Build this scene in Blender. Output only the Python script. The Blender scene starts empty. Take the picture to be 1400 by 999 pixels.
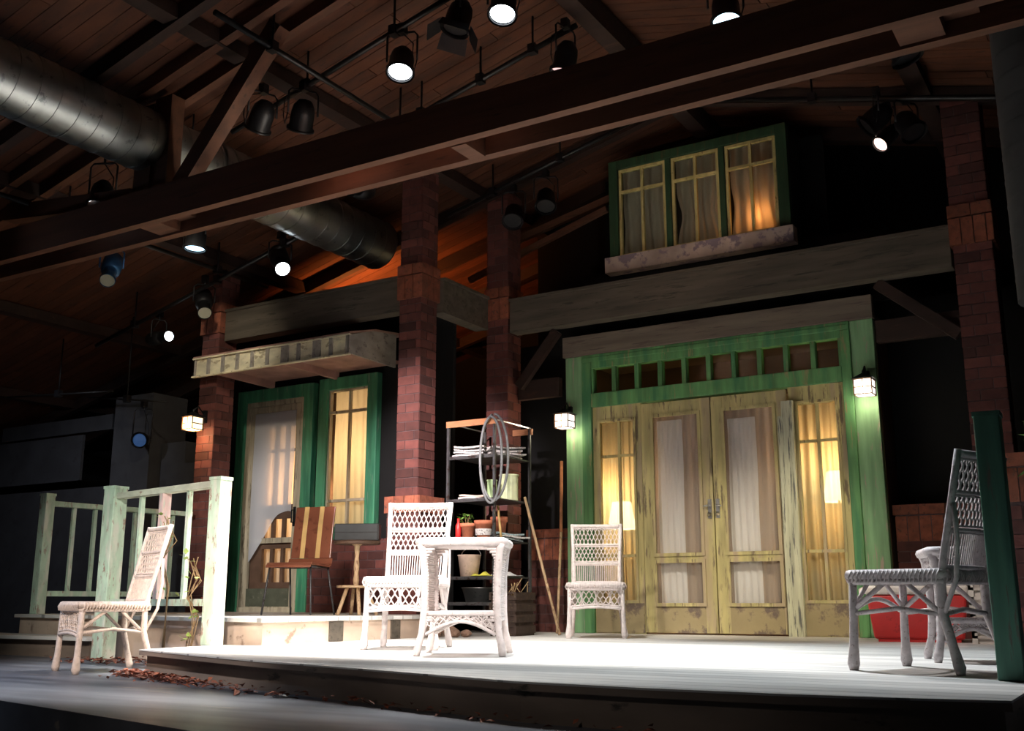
import bpy, bmesh, math, random
from mathutils import Vector, Matrix
random.seed(7)
S = bpy.context.scene
COL = S.collection
R = math.radians

# ------------------------------------------------------------------ camera
H = 822.0; FPX = math.sqrt((H-500)*6500.0); TILT = math.atan((H-500)/FPX); YAW = R(31.3)
cam = bpy.data.cameras.new('camera'); camo = bpy.data.objects.new('camera', cam); COL.objects.link(camo)
camo.location = (0, 0, .51); camo.rotation_euler = (math.pi/2+TILT, 0, YAW)
cam.sensor_width = 36; cam.lens = FPX/1400*36; cam.clip_start = .05
S.camera = camo
# ------------------------------------------------------------------ world and exposure
w = bpy.data.worlds.new('world'); S.world = w; w.use_nodes = True
w.node_tree.nodes['Background'].inputs[0].default_value = (.55, .6, .8, 1)
w.node_tree.nodes['Background'].inputs[1].default_value = .004
S.view_settings.view_transform = 'Standard'; S.view_settings.look = 'None'
S.view_settings.exposure = 0; S.view_settings.gamma = 1
S.view_settings.use_curve_mapping = False
# ------------------------------------------------------------------ stage lights and added fills
def spot(name, pos, tgt, energy, col, size, blend=.5, rad=.08):
    l = bpy.data.lights.new(name, 'SPOT'); o = bpy.data.objects.new(name, l); COL.objects.link(o)
    o.location = pos; d = Vector(tgt)-Vector(pos); o.rotation_euler = d.to_track_quat('-Z', 'Y').to_euler()
    l.energy = energy; l.color = col; l.spot_size = R(size); l.spot_blend = blend; l.shadow_soft_size = rad
    return o
def point(name, pos, energy, col, rad=.06):
    l = bpy.data.lights.new(name, 'POINT'); o = bpy.data.objects.new(name, l); COL.objects.link(o)
    o.location = pos; l.energy = energy; l.color = col; l.shadow_soft_size = rad
    return o
WHITE = (1, .97, .93); WARM = (1, .80, .56); COOL = (.75, .86, 1); AMBER = (1, .5, .18)
LIGHTS = [
 ('spot_deck_centre', (-3.83, 6.12, 4.7), (-3.95, 5.75, 0.2), 1900, (1, 0.97, 0.93), 70, 0.9),
 ('spot_deck_left', (-4.76, 6.05, 4.45), (-5.0, 5.2, 0.2), 1800, (1, 0.97, 0.93), 66, 0.9),
 ('spot_front_left', (-2.4, 1.6, 3.1), (-5.2, 6.2, 0.45), 1900, (1, 0.88, 0.8), 36, 0.9),
 ('spot_table',       (-1.6, 2.4, 3.1), (-3.9, 5.6, .5), 700, (1, .92, .88), 22, .9),
 ('spot_front_chair', (-3.6, 1.2, 3.0), (-6.3, 5.1, 0.5), 820, (1, 0.84, 0.74), 28, 0.8),
 ('spot_front_spill', (-1.5, -0.6, 2.5), (-3.4, 4.1, 0), 60, (1, 0.92, 0.86), 60, 1.0),  # unseen fill added from the audience side to lighten fascia and floor
 ('spot_deck_right', (-2.22, 6.55, 4.35), (-2.0, 6.0, 0.2), 800, (0.86, 0.94, 1), 74, 0.9),
 ('spot_doors', (-1.2, 5.95, 3.2), (-3.2, 9.7, 0.55), 760, (1, 0.88, 0.66), 32, 1.0),
 ('spot_doors_left', (-4.4, 5.95, 3.3), (-4.2, 9.7, 0.6), 320, (1, 0.9, 0.74), 34, 1.0),
 ('spot_house_door', (-6.2, 3.2, 2.9), (-8.6, 9.1, 1.3), 1150, (1, 0.93, 0.86), 22, 0.9),
 ('spot_awning', (-7.2, 5.95, 3.9), (-8.9, 8.12, 3.1), 150, (1, 0.9, 0.7), 46, 0.9),
 ('spot_rear_chair',  (-4.7, 6.3, 4.55), (-4.35, 8.5, .4), 620, WHITE, 30, .9),
 ('spot_side_right', (-4.8, 8.9, 4.2), (-1.1, 5.6, 0.5), 900, (1, 0.96, 0.95), 20, 0.8),
 ('spot_cooler', (-2.3, 6.4, 3.6), (-1.6, 9.0, 0.3), 260, (1, 0.9, 0.82), 30, 1.0),  # unseen fill added to brighten the red cooler
 ('spot_floor_blue', (-7.2, 3.2, 3.2), (-6.4, 4.3, 0.04), 300, (0.6, 0.74, 1), 75, 0.9),
 ('spot_flats_blue', (-10.5, 6.3, 3.0), (-12.0, 8.9, 1.2), 110, (0.85, 0.88, 1), 90, 1),  # unseen bluish fill added so the grey flats show
 ('spot_railing', (-4.6, 1.8, 3.0), (-7.8, 6.3, 0.95), 620, (0.96, 1, 0.94), 26, 0.9),
 ('spot_column', (-4.6, 3.6, 3.2), (-6.2, 8.3, 1.9), 3300, (1, 0.86, 0.86), 24, 0.9),
 ('spot_shelf', (-4.0, 6.0, 3.6), (-5.6, 8.8, 1.1), 420, (1, 0.92, 0.82), 26, 0.9),
 ('spot_upper_window', (-2.4, 6.0, 2.9), (-3.9, 9.7, 4.35), 80, (1, 0.78, 0.62), 30, 0.9),
 ('spot_ceiling', (-8.1, 9.75, 3.5), (-8.3, 10.4, 4.5), 220, (1, 0.3, 0.07), 150, 0.9),
 ('spot_duct', (-4.9, 5.95, 3.5), (-7.2, 5.6, 4.3), 38, (1, 0.9, 0.75), 75, 1.0),
 ('spot_duct_cool', (-9.0, 4.6, 3.0), (-7.0, 5.0, 4.3), 9, (0.75, 0.85, 1), 80, 1.0),
]
for a in LIGHTS: spot(a[0], a[1], a[2], a[3], a[4], a[5], a[6])

# ------------------------------------------------------------------ materials
MATS = {}
def nmat(name, rough=.7, metal=0.):
    m = bpy.data.materials.new(name); m.use_nodes = True; nt = m.node_tree
    b = nt.nodes['Principled BSDF']; b.inputs['Roughness'].default_value = rough; b.inputs['Metallic'].default_value = metal
    return m, nt, b
def c4(c): return (c[0], c[1], c[2], 1)
def paint(name, base, worn=None, amount=.0, scale=(6, 6, 2), rough=.7, metal=0., var=.25, bump=.15, detail=6, worn2=None, random_island=0.):
    """painted / worn surface: two noise-driven colour variations and chipped patches"""
    m, nt, b = nmat(name, rough, metal); N = nt.nodes; L = nt.links
    tc = N.new('ShaderNodeTexCoord'); mp = N.new('ShaderNodeMapping'); mp.inputs['Scale'].default_value = scale
    L.new(tc.outputs['Object'], mp.inputs[0])
    n1 = N.new('ShaderNodeTexNoise'); n1.inputs['Scale'].default_value = 1.7; n1.inputs['Detail'].default_value = detail
    L.new(mp.outputs[0], n1.inputs[0])
    r1 = N.new('ShaderNodeValToRGB'); L.new(n1.outputs[0], r1.inputs[0])
    r1.color_ramp.elements[0].position = .3; r1.color_ramp.elements[1].position = .7
    r1.color_ramp.elements[0].color = c4([x*(1-var) for x in base]); r1.color_ramp.elements[1].color = c4([min(1, x*(1+var)) for x in base])
    out = r1.outputs[0]
    if worn:
        n2 = N.new('ShaderNodeTexNoise'); n2.inputs['Scale'].default_value = 3.1; n2.inputs['Detail'].default_value = 8; n2.inputs['Roughness'].default_value = .65
        L.new(mp.outputs[0], n2.inputs[0])
        r2 = N.new('ShaderNodeValToRGB'); L.new(n2.outputs[0], r2.inputs[0])
        r2.color_ramp.elements[0].position = .62-amount*.3; r2.color_ramp.elements[1].position = .68-amount*.3
        r2.color_ramp.elements[0].color = (0, 0, 0, 1); r2.color_ramp.elements[1].color = (1, 1, 1, 1)
        mx = N.new('ShaderNodeMixRGB'); L.new(r2.outputs[0], mx.inputs[0]); L.new(out, mx.inputs[1]); mx.inputs[2].default_value = c4(worn)
        out = mx.outputs[0]
        if worn2:
            n3 = N.new('ShaderNodeTexNoise'); n3.inputs['Scale'].default_value = 1.3; n3.inputs['Detail'].default_value = 5
            mp3 = N.new('ShaderNodeMapping'); mp3.inputs['Location'].default_value = (7, 3, 5); mp3.inputs['Scale'].default_value = scale
            L.new(tc.outputs['Object'], mp3.inputs[0]); L.new(mp3.outputs[0], n3.inputs[0])
            r3 = N.new('ShaderNodeValToRGB'); L.new(n3.outputs[0], r3.inputs[0])
            r3.color_ramp.elements[0].position = .52; r3.color_ramp.elements[1].position = .66
            r3.color_ramp.elements[0].color = (0, 0, 0, 1); r3.color_ramp.elements[1].color = (1, 1, 1, 1)
            m3 = N.new('ShaderNodeMixRGB'); L.new(r3.outputs[0], m3.inputs[0]); L.new(out, m3.inputs[1]); m3.inputs[2].default_value = c4(worn2)
            out = m3.outputs[0]
    if random_island:
        g = N.new('ShaderNodeNewGeometry'); hs = N.new('ShaderNodeHueSaturation')
        ma = N.new('ShaderNodeMath'); ma.operation = 'MULTIPLY_ADD'; ma.inputs[1].default_value = random_island*2; ma.inputs[2].default_value = 1-random_island
        L.new(g.outputs['Random Per Island'], ma.inputs[0]); L.new(ma.outputs[0], hs.inputs['Value']); L.new(out, hs.inputs['Color']); out = hs.outputs[0]
    L.new(out, b.inputs['Base Color'])
    if bump:
        bp = N.new('ShaderNodeBump'); bp.inputs['Strength'].default_value = bump; bp.inputs['Distance'].default_value = .01
        L.new(n1.outputs[0], bp.inputs['Height']); L.new(bp.outputs[0], b.inputs['Normal'])
    MATS[name] = m; return m
def emit(name, col, strength):
    m, nt, b = nmat(name); b.inputs['Base Color'].default_value = c4(col)
    b.inputs['Emission Color'].default_value = c4(col); b.inputs['Emission Strength'].default_value = strength
    MATS[name] = m; return m
def sheer(name, col, alpha, trans=.5, folds=0):
    """cloth that lets light through: transparent + translucent + diffuse"""
    m = bpy.data.materials.new(name); m.use_nodes = True; nt = m.node_tree; N = nt.nodes; L = nt.links; N.clear()
    o = N.new('ShaderNodeOutputMaterial'); t = N.new('ShaderNodeBsdfTransparent'); d = N.new('ShaderNodeBsdfDiffuse'); tl = N.new('ShaderNodeBsdfTranslucent')
    d.inputs[0].default_value = c4(col); tl.inputs[0].default_value = c4(col)
    m1 = N.new('ShaderNodeMixShader'); m1.inputs[0].default_value = trans; L.new(d.outputs[0], m1.inputs[1]); L.new(tl.outputs[0], m1.inputs[2])
    m2 = N.new('ShaderNodeMixShader'); m2.inputs[0].default_value = alpha; L.new(t.outputs[0], m2.inputs[1]); L.new(m1.outputs[0], m2.inputs[2])
    L.new(m2.outputs[0], o.inputs[0]); MATS[name] = m; return m
def glassy(name, col=(.9, .95, .9), refl=.06):
    m = bpy.data.materials.new(name); m.use_nodes = True; nt = m.node_tree; N = nt.nodes; L = nt.links; N.clear()
    o = N.new('ShaderNodeOutputMaterial'); t = N.new('ShaderNodeBsdfTransparent'); g = N.new('ShaderNodeBsdfGlossy'); g.inputs['Roughness'].default_value = .05
    t.inputs[0].default_value = c4(col); mx = N.new('ShaderNodeMixShader'); mx.inputs[0].default_value = refl
    L.new(t.outputs[0], mx.inputs[1]); L.new(g.outputs[0], mx.inputs[2]); L.new(mx.outputs[0], o.inputs[0]); MATS[name] = m; return m

paint('roof_board', (.075, .023, .008), (.04, .013, .005), .1, (.6, 6, 6), .75, var=.3, random_island=.3)
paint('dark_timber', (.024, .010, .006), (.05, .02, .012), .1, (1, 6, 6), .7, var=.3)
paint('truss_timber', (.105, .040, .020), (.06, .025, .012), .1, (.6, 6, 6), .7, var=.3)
paint('grey_timber', (.090, .073, .054), (.05, .040, .029), .2, (.8, 6, 9), .8, var=.3)
paint('header_board', (.145, .115, .088), (.10, .075, .06), .2, (.8, 6, 9), .8, var=.25)
paint('sill_board', (.42, .33, .28), (.22, .17, .2), .35, (2, 3, 2), .7, var=.3)
paint('brick', (.100, .030, .024), (.055, .028, .034), -.15, (7, 7, 7), .8, var=.22, random_island=.5, bump=.3)
paint('brick_cap', (.22, .065, .034), (.10, .04, .028), .15, (9, 9, 9), .8, var=.3, random_island=.3, bump=.4)
paint('mortar', (.11, .075, .078), None, 0, (20, 20, 20), .9)
paint('black_flat', (.0022, .0022, .0025), None, 0, (3, 3, 3), .95, bump=0)
paint('grey_flat', (.030, .031, .035), (.022, .022, .025), .1, (2, 2, 2), .9, bump=0)
paint('stage_floor', (.15, .155, .175), (.32, .27, .21), -.02, (.5, 3, 1), .45, var=.45, bump=.05)
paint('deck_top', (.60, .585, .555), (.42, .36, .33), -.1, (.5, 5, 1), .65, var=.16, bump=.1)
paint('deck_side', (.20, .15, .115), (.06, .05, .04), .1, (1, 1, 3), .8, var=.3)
paint('platform_side', (.58, .44, .34), (.30, .2, .15), .05, (1.5, 1.5, 2), .8, var=.25)
paint('facade_green', (.105, .27, .10), (.27, .25, .12), .12, (9, 9, .9), .6, var=.35, worn2=(.055, .2, .085))
paint('facade_green_pale', (.20, .38, .19), (.38, .30, .24), .12, (9, 9, .9), .6, var=.3)
paint('house_green', (.045, .22, .115), (.16, .24, .17), .1, (9, 9, .9), .6, var=.3, worn2=(.02, .13, .075))
paint('upper_green', (.022, .06, .025), (.08, .06, .02), .1, (9, 9, .9), .6, var=.35)
paint('cream', (.44, .38, .17), (.17, .13, .075), .22, (8, 8, .9), .6, var=.3, worn2=(.38, .30, .19))
paint('cream_dirty', (.36, .29, .16), (.15, .11, .09), .42, (.9, .9, .8), .7, var=.35)
paint('upper_cream', (.48, .40, .16), (.24, .17, .08), .1, (8, 8, 2), .6, var=.3)
paint('house_cream', (.38, .33, .24), (.16, .13, .09), .2, (8, 8, .9), .6, var=.3)
paint('mint', (.52, .66, .50), (.36, .24, .18), .16, (9, 9, 3), .65, var=.2, worn2=(.70, .72, .60))
paint('mint_pink', (.70, .50, .47), (.5, .56, .46), .25, (12, 12, 3), .65, var=.2)
paint('rail_top', (.62, .64, .50), (.40, .28, .2), .05, (3, 12, 8), .65, var=.2)
paint('dark_green_post', (.14, .34, .25), (.22, .19, .17), .12, (9, 9, .8), .45, var=.3, worn2=(.08, .22, .17))
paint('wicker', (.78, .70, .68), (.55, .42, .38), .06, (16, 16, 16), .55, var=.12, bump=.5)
paint('wicker_dull', (.60, .54, .55), (.36, .29, .28), .14, (16, 16, 16), .5, var=.18, bump=.5)  # white wicker with the dim light painted in as grey
paint('wicker_tan', (.76, .62, .52), (.5, .38, .32), .1, (16, 16, 16), .55, var=.15, bump=.5)  # white wicker with the warm light painted in as tan
paint('galv', (.36, .38, .37), (.2, .22, .22), .1, (3, 3, 3), .36, 1., var=.15, bump=.05)
paint('duct_grey', (.035, .037, .038), None, 0, (3, 3, 3), .7, .2, bump=.1)
paint('black_metal', (.012, .012, .014), None, 0, (6, 6, 6), .45, .4, bump=0)
paint('pipe_metal', (.03, .03, .03), None, 0, (6, 6, 6), .4, .7, bump=0)
paint('shelf_metal', (.10, .10, .105), (.05, .03, .025), .2, (6, 6, 6), .45, .6)
paint('blue_metal', (.05, .16, .36), None, 0, (6, 6, 6), .3, .6, bump=0)  # blue light falling on the housing, painted as its colour
paint('steel', (.55, .55, .56), None, 0, (6, 6, 6), .3, 1., bump=0)
paint('orange_wood', (.52, .22, .10), (.3, .1, .05), .1, (2, 9, 9), .6, var=.25)
paint('brown_shell', (.26, .09, .05), (.16, .05, .03), .15, (2, 2, 2), .3, var=.2)
paint('yellow_stripe', (.85, .55, .22), None, 0, (2, 2, 2), .4)
paint('tan_wood', (.55, .38, .22), (.3, .18, .1), .2, (12, 12, 4), .6)
paint('dark_wood', (.10, .055, .035), None, 0, (4, 4, 4), .6)
paint('slate', (.035, .04, .043), None, 0, (4, 4, 4), .5)
paint('hose_grey', (.20, .21, .22), None, 0, (8, 8, 8), .5)
paint('terracotta', (.52, .17, .09), (.4, .12, .07), .1, (8, 8, 8), .8)
paint('tin_cream', (.66, .72, .45), None, 0, (5, 5, 5), .4)
paint('tin_green', (.42, .58, .30), None, 0, (5, 5, 5), .4)
paint('bucket_beige', (.62, .47, .38), (.4, .3, .2), .1, (5, 5, 5), .6)
paint('paper', (.62, .60, .58), (.15, .14, .15), .25, (20, 20, 20), .8, var=.1)
paint('paper_blue', (.35, .48, .52), (.65, .62, .58), .3, (14, 14, 14), .7)
paint('cloth_white', (.8, .82, .85), (.2, .25, .6), .0, (9, 9, 9), .8)
paint('yellow_cloth', (.75, .72, .1), None, 0, (5, 5, 5), .8)
paint('crate_dark', (.045, .026, .018), (.1, .07, .04), .1, (9, 9, 9), .8)
paint('red_plastic', (.62, .03, .028), (.45, .02, .02), .0, (3, 3, 3), .35, var=.12)
paint('white_plastic', (.72, .66, .60), (.5, .4, .35), .0, (3, 3, 3), .4, var=.1)
paint('leaf_green', (.13, .26, .05), None, 0, (9, 9, 9), .6)
paint('leaf_pale', (.35, .48, .12), None, 0, (9, 9, 9), .6)
paint('twig', (.30, .2, .1), None, 0, (9, 9, 9), .8)
paint('leaf_dry', (.30, .10, .055), (.45, .28, .2), .1, (12, 12, 12), .7, random_island=.6)
paint('olive_dark', (.07, .075, .05), (.13, .12, .09), .1, (5, 5, 5), .7)
paint('peeled', (.50, .50, .36), (.12, .12, .11), .3, (14, 14, .8), .7, var=.3)  # pale streaked colour standing in for a reflection in the glass
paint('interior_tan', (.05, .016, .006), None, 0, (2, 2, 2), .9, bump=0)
paint('interior_dark', (.14, .07, .04), None, 0, (2, 2, 2), .9, bump=0)
paint('awning_slat', (.72, .66, .48), (.42, .36, .24), .2, (3, 3, 6), .7, var=.25)
paint('awning_side', (.30, .27, .24), (.17, .15, .14), .2, (5, 3, 5), .7, var=.25)
paint('awning_under', (.36, .20, .16), None, 0, (3, 3, 3), .8)
paint('stone', (.33, .2, .14), None, 0, (7, 7, 7), .9, bump=.6)
paint('red_pot', (.6, .12, .1), None, 0, (7, 7, 7), .6)
glassy('glass', refl=.03); glassy('glass_green', (.72, .82, .7), .012)
sheer('sheer_white', (.92, .93, .95), .95, .2)
sheer('sheer_tan', (.52, .40, .31), .92, .3)
sheer('sheer_lit', (.85, .66, .46), .86, .6)
sheer('screen_mesh', (.78, .80, .86), .66, .2)
sheer('screen_tan', (.62, .56, .5), .16, .2)
sheer('curtain_amber', (.92, .76, .56), .97, .65)
sheer('upper_sheer', (.72, .62, .58), .74, .4)
emit('lens_white', (.85, .93, 1), 9); emit('lens_cool', (.55, .82, 1), 4); emit('lens_dim', (.75, .5, .5), 1.2); emit('lens_pink', (1, .72, .62), 2.0)
emit('lens_blue', (.03, .09, .25), .25); emit('lens_grey', (.2, .19, .14), .12); emit('lamp_shade', (1, .82, .52), 10.0)
emit('lantern_white', (1, .88, .80), 2.6); emit('lantern_warm', (1, .76, .46), 2.0)

# deck boards: thin dark joints between boards laid along X
def add_joints(mname, pitch, axis, width=.012, dark=.35):
    m = MATS[mname]; nt = m.node_tree; N = nt.nodes; L = nt.links; b = N['Principled BSDF']
    src = b.inputs['Base Color'].links[0].from_socket
    tc = N.new('ShaderNodeTexCoord'); sp = N.new('ShaderNodeSeparateXYZ'); L.new(tc.outputs['Object'], sp.inputs[0])
    d = N.new('ShaderNodeMath'); d.operation = 'DIVIDE'; d.inputs[1].default_value = pitch; L.new(sp.outputs[axis], d.inputs[0])
    fr = N.new('ShaderNodeMath'); fr.operation = 'FRACT'; L.new(d.outputs[0], fr.inputs[0])
    lt = N.new('ShaderNodeMath'); lt.operation = 'LESS_THAN'; lt.inputs[1].default_value = width/pitch; L.new(fr.outputs[0], lt.inputs[0])
    mx = N.new('ShaderNodeMixRGB'); mx.blend_type = 'MULTIPLY'; L.new(lt.outputs[0], mx.inputs[0]); L.new(src, mx.inputs[1]); mx.inputs[2].default_value = (dark, dark, dark, 1)
    # each board its own tone
    fl = N.new('ShaderNodeMath'); fl.operation = 'FLOOR'; L.new(d.outputs[0], fl.inputs[0])
    wn = N.new('ShaderNodeTexWhiteNoise'); wn.noise_dimensions = '1D'; L.new(fl.outputs[0], wn.inputs['W'])
    hs = N.new('ShaderNodeHueSaturation'); ma = N.new('ShaderNodeMath'); ma.operation = 'MULTIPLY_ADD'; ma.inputs[1].default_value = .3; ma.inputs[2].default_value = .85
    L.new(wn.outputs['Value'], ma.inputs[0]); L.new(ma.outputs[0], hs.inputs['Value']); L.new(mx.outputs[0], hs.inputs['Color']); L.new(hs.outputs[0], b.inputs['Base Color'])
add_joints('deck_top', .14, 'Y', .010, .45)

# ------------------------------------------------------------------ mesh helpers
class MB:
    def __init__(s): s.v = []; s.f = []; s.smooth = []
    def raw(s, vs, fs, smooth=False):
        o = len(s.v); s.v += [tuple(p) for p in vs]
        for f in fs: s.f.append([i+o for i in f]); s.smooth.append(smooth)
        return s
    def box(s, x0, x1, y0, y1, z0, z1):
        x0, x1 = min(x0, x1), max(x0, x1); y0, y1 = min(y0, y1), max(y0, y1); z0, z1 = min(z0, z1), max(z0, z1)
        return s.raw([(x0, y0, z0), (x1, y0, z0), (x1, y1, z0), (x0, y1, z0), (x0, y0, z1), (x1, y0, z1), (x1, y1, z1), (x0, y1, z1)],
                     [(0, 3, 2, 1), (4, 5, 6, 7), (0, 1, 5, 4), (1, 2, 6, 5), (2, 3, 7, 6), (3, 0, 4, 7)])
    def bar(s, a, b, w, h, up=(0, 0, 1)):
        """rectangular bar from a to b, w across, h along up"""
        a = Vector(a); b = Vector(b); d = (b-a).normalized(); up = Vector(up); sx = d.cross(up)
        if sx.length < 1e-4: sx = d.cross(Vector((1, 0, 0)))
        sx.normalize(); uy = sx.cross(d).normalized(); vs = []
        for p in (a, b):
            for i, j in ((-1, -1), (1, -1), (1, 1), (-1, 1)): vs.append(p+sx*(w/2*i)+uy*(h/2*j))
        return s.raw(vs, [(0, 1, 2, 3), (7, 6, 5, 4), (0, 4, 5, 1), (1, 5, 6, 2), (2, 6, 7, 3), (3, 7, 4, 0)])
    def tube(s, pts, r, n=6, smooth=True, cap=True, closed=False):
        pts = [Vector(p) for p in pts]; m = len(pts)
        rs = r if isinstance(r, (list, tuple)) else [r]*m
        vs = []; prev = None
        for i, p in enumerate(pts):
            if closed: d = pts[(i+1) % m]-pts[i-1]
            else: d = pts[min(i+1, m-1)]-pts[max(i-1, 0)]
            d = d.normalized() if d.length > 1e-9 else Vector((0, 0, 1))
            if prev is None:
                u = d.cross(Vector((0, 0, 1)))
                if u.length < .05: u = d.cross(Vector((1, 0, 0)))
            else: u = prev-d*prev.dot(d)
            u.normalize(); prev = u; v = d.cross(u)
            for k in range(n):
                a = 2*math.pi*k/n; vs.append(p+u*(math.cos(a)*rs[i])+v*(math.sin(a)*rs[i]))
        fs = []
        for i in range(m if closed else m-1):
            for k in range(n):
                a = i*n+k; b = i*n+(k+1) % n; c = ((i+1) % m)*n+(k+1) % n; d_ = ((i+1) % m)*n+k; fs.append((a, b, c, d_))
        s.raw(vs, fs, smooth)
        if cap and not closed:
            o = len(s.v)-len(vs); s.f.append([o+k for k in range(n)][::-1]); s.smooth.append(False)
            s.f.append([o+(m-1)*n+k for k in range(n)]); s.smooth.append(False)
        return s
    def lathe(s, prof, base=(0, 0, 0), axis=(0, 0, 1), n=20, smooth=True):
        base = Vector(base); q = Vector(axis).normalized().to_track_quat('Z', 'Y'); vs = []
        for r_, z in prof:
            for k in range(n):
                a = 2*math.pi*k/n; vs.append(base+q @ Vector((r_*math.cos(a), r_*math.sin(a), z)))
        fs = []
        for i in range(len(prof)-1):
            for k in range(n): fs.append((i*n+k, i*n+(k+1) % n, (i+1)*n+(k+1) % n, (i+1)*n+k))
        return s.raw(vs, fs, smooth)
    def disc(s, c, r_, axis, n=20):
        c = Vector(c); q = Vector(axis).normalized().to_track_quat('Z', 'Y')
        return s.raw([c+q @ Vector((r_*math.cos(2*math.pi*k/n), r_*math.sin(2*math.pi*k/n), 0)) for k in range(n)], [list(range(n))])
    def prism(s, poly, z0, z1):
        n = len(poly); return s.raw([(x, y, z0) for x, y in poly]+[(x, y, z1) for x, y in poly],
                     [list(range(n))[::-1], [n+i for i in range(n)]]+[(i, (i+1) % n, n+(i+1) % n, n+i) for i in range(n)])
    def prism_y(s, poly, y0, y1):
        n = len(poly); return s.raw([(x, y0, z) for x, z in poly]+[(x, y1, z) for x, z in poly],
                     [list(range(n)), [n+i for i in range(n)][::-1]]+[((i+1) % n, i, n+i, n+(i+1) % n) for i in range(n)])
    def prism_x(s, poly, x0, x1):
        n = len(poly); return s.raw([(x0, y, z) for y, z in poly]+[(x1, y, z) for y, z in poly],
                     [list(range(n))[::-1], [n+i for i in range(n)]]+[(i, (i+1) % n, n+(i+1) % n, n+i) for i in range(n)])
    def frame(s, x0, x1, z0, z1, w, y0, y1, wb=None, wt=None):
        wb = w if wb is None else wb; wt = w if wt is None else wt
        s.box(x0, x0+w, y0, y1, z0, z1); s.box(x1-w, x1, y0, y1, z0, z1)
        s.box(x0+w, x1-w, y0, y1, z1-wt, z1); s.box(x0+w, x1-w, y0, y1, z0, z0+wb); return s
    def build(s, name, mat, parent=None, world=False, bevel=0, kind=None):
        """ONE mesh object; world=True: coordinates are world ones and the parent is an unrotated Empty"""
        me = bpy.data.meshes.new(name)
        vs = s.v
        if parent is not None and world:
            off = Vector((0, 0, 0)); p = parent
            while p is not None: off += p.location; p = p.parent
            vs = [tuple(Vector(v)-off) for v in vs]
        me.from_pydata(vs, [], s.f); me.polygons.foreach_set('use_smooth', s.smooth); me.update()
        bm = bmesh.new(); bm.from_mesh(me); bmesh.ops.recalc_face_normals(bm, faces=bm.faces); bm.to_mesh(me); bm.free()
        o = bpy.data.objects.new(name, me); COL.objects.link(o); me.materials.append(MATS[mat])
        if parent is not None: o.parent = parent
        if bevel:
            b = o.modifiers.new('edge', 'BEVEL'); b.width = bevel; b.segments = 2; b.limit_method = 'ANGLE'
        if kind: o['kind'] = kind
        return o
def thing(name, label, cat, loc=(0, 0, 0), rz=0, group=None, kind=None):
    o = bpy.data.objects.new(name, None); COL.objects.link(o); o.location = loc; o.rotation_euler = (0, 0, rz); o.empty_display_size = .1
    if label: o['label'] = label
    if cat: o['category'] = cat
    if group: o['group'] = group
    if kind: o['kind'] = kind
    return o
def tag(o, label, cat, group=None, kind=None):
    o['label'] = label; o['category'] = cat
    if group: o['group'] = group
    if kind: o['kind'] = kind
    return o
def copy_tree(o, parent=None):
    c = o.copy(); COL.objects.link(c); c.parent = parent
    for ch in [x for x in o.children]: copy_tree(ch, c)
    return c

# ------------------------------------------------------------------ structure: floor, deck, platform, roof
RIDGE_X, RIDGE_Z, SL = -3.7, 5.60, math.tan(R(14))
def roof_z(x, off=0): return RIDGE_Z-off-SL*abs(x-RIDGE_X)
FZ, DZ, PZ = .04, .20, .39
MB().prism([(-14, 3.2), (-4.9, 3.29), (-3.93, 3.08), (-3.17, 2.91), (-1.2, 2.7), (3, 2.6), (3, 13), (-14, 13)], -.5, FZ).build('floor', 'stage_floor', kind='structure')
MB().box(-16, 6, -3, 13.5, -.62, -.5).build('floor_house', 'black_flat', kind='structure')
# deck platform (curved front edge)
front = [(-5.84, 4.88), (-4.95, 4.56), (-4.23, 4.31), (-3.17, 4.01), (-2.26, 3.74), (-1.71, 3.70), (-1.22, 3.71), (-.81, 3.76), (-.47, 3.84)]
back = [(-.47, 9.78), (-6.45, 9.78), (-6.45, 8.1), (-5.62, 8.1), (-5.62, 5.72), (-5.93, 5.66)]
deck = thing('stage_deck', 'long low wooden deck with pale boards and curved front edge, before the green doorway', 'stage deck', (-3, 6, FZ))
MB().prism(front+back, DZ-.008, DZ).build('deck_boards', 'deck_top', deck, world=True)
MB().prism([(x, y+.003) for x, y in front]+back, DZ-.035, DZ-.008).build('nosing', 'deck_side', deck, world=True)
def inset(poly, d):
    cx = sum(p[0] for p in poly)/len(poly); cy = sum(p[1] for p in poly)/len(poly); out = []
    for x, y in poly:
        v = Vector((cx-x, cy-y)).normalized()*d; out.append((x+v.x, y+v.y))
    return out
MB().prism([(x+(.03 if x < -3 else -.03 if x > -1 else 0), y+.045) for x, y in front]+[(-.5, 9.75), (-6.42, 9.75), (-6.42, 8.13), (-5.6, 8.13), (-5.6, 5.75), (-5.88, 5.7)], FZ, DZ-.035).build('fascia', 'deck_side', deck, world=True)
# raised porch platform with steps on the left
plat = thing('porch_platform', 'raised wooden porch platform with steps, under the house door', 'porch platform', (-7.5, 7, FZ))
MB().prism([(-9.45, 6.4), (-6.1, 5.84), (-5.60, 5.74), (-5.60, 8.12), (-6.47, 8.12), (-6.47, 9.06), (-9.45, 9.06)], PZ-.03, PZ).build('platform_top', 'deck_top', plat, world=True)
MB().prism([(-9.40, 6.43), (-6.1, 5.88), (-5.62, 5.78), (-5.62, 8.1), (-6.45, 8.1), (-6.45, 9.04), (-9.40, 9.04)], FZ, PZ-.03).build('riser', 'platform_side', plat, world=True)
t = MB().prism([(-12.5, 6.05), (-7.75, 5.93), (-7.75, 6.105), (-9.45, 6.39), (-12.5, 6.5)], .185, .215); t.build('step_tread', 'deck_top', plat, world=True)
MB().prism([(-12.4, 6.12), (-7.80, 6.0), (-7.80, 6.10), (-9.42, 6.37), (-12.4, 6.48)], FZ, .185).build('step_riser', 'deck_side', plat, world=True)
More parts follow.
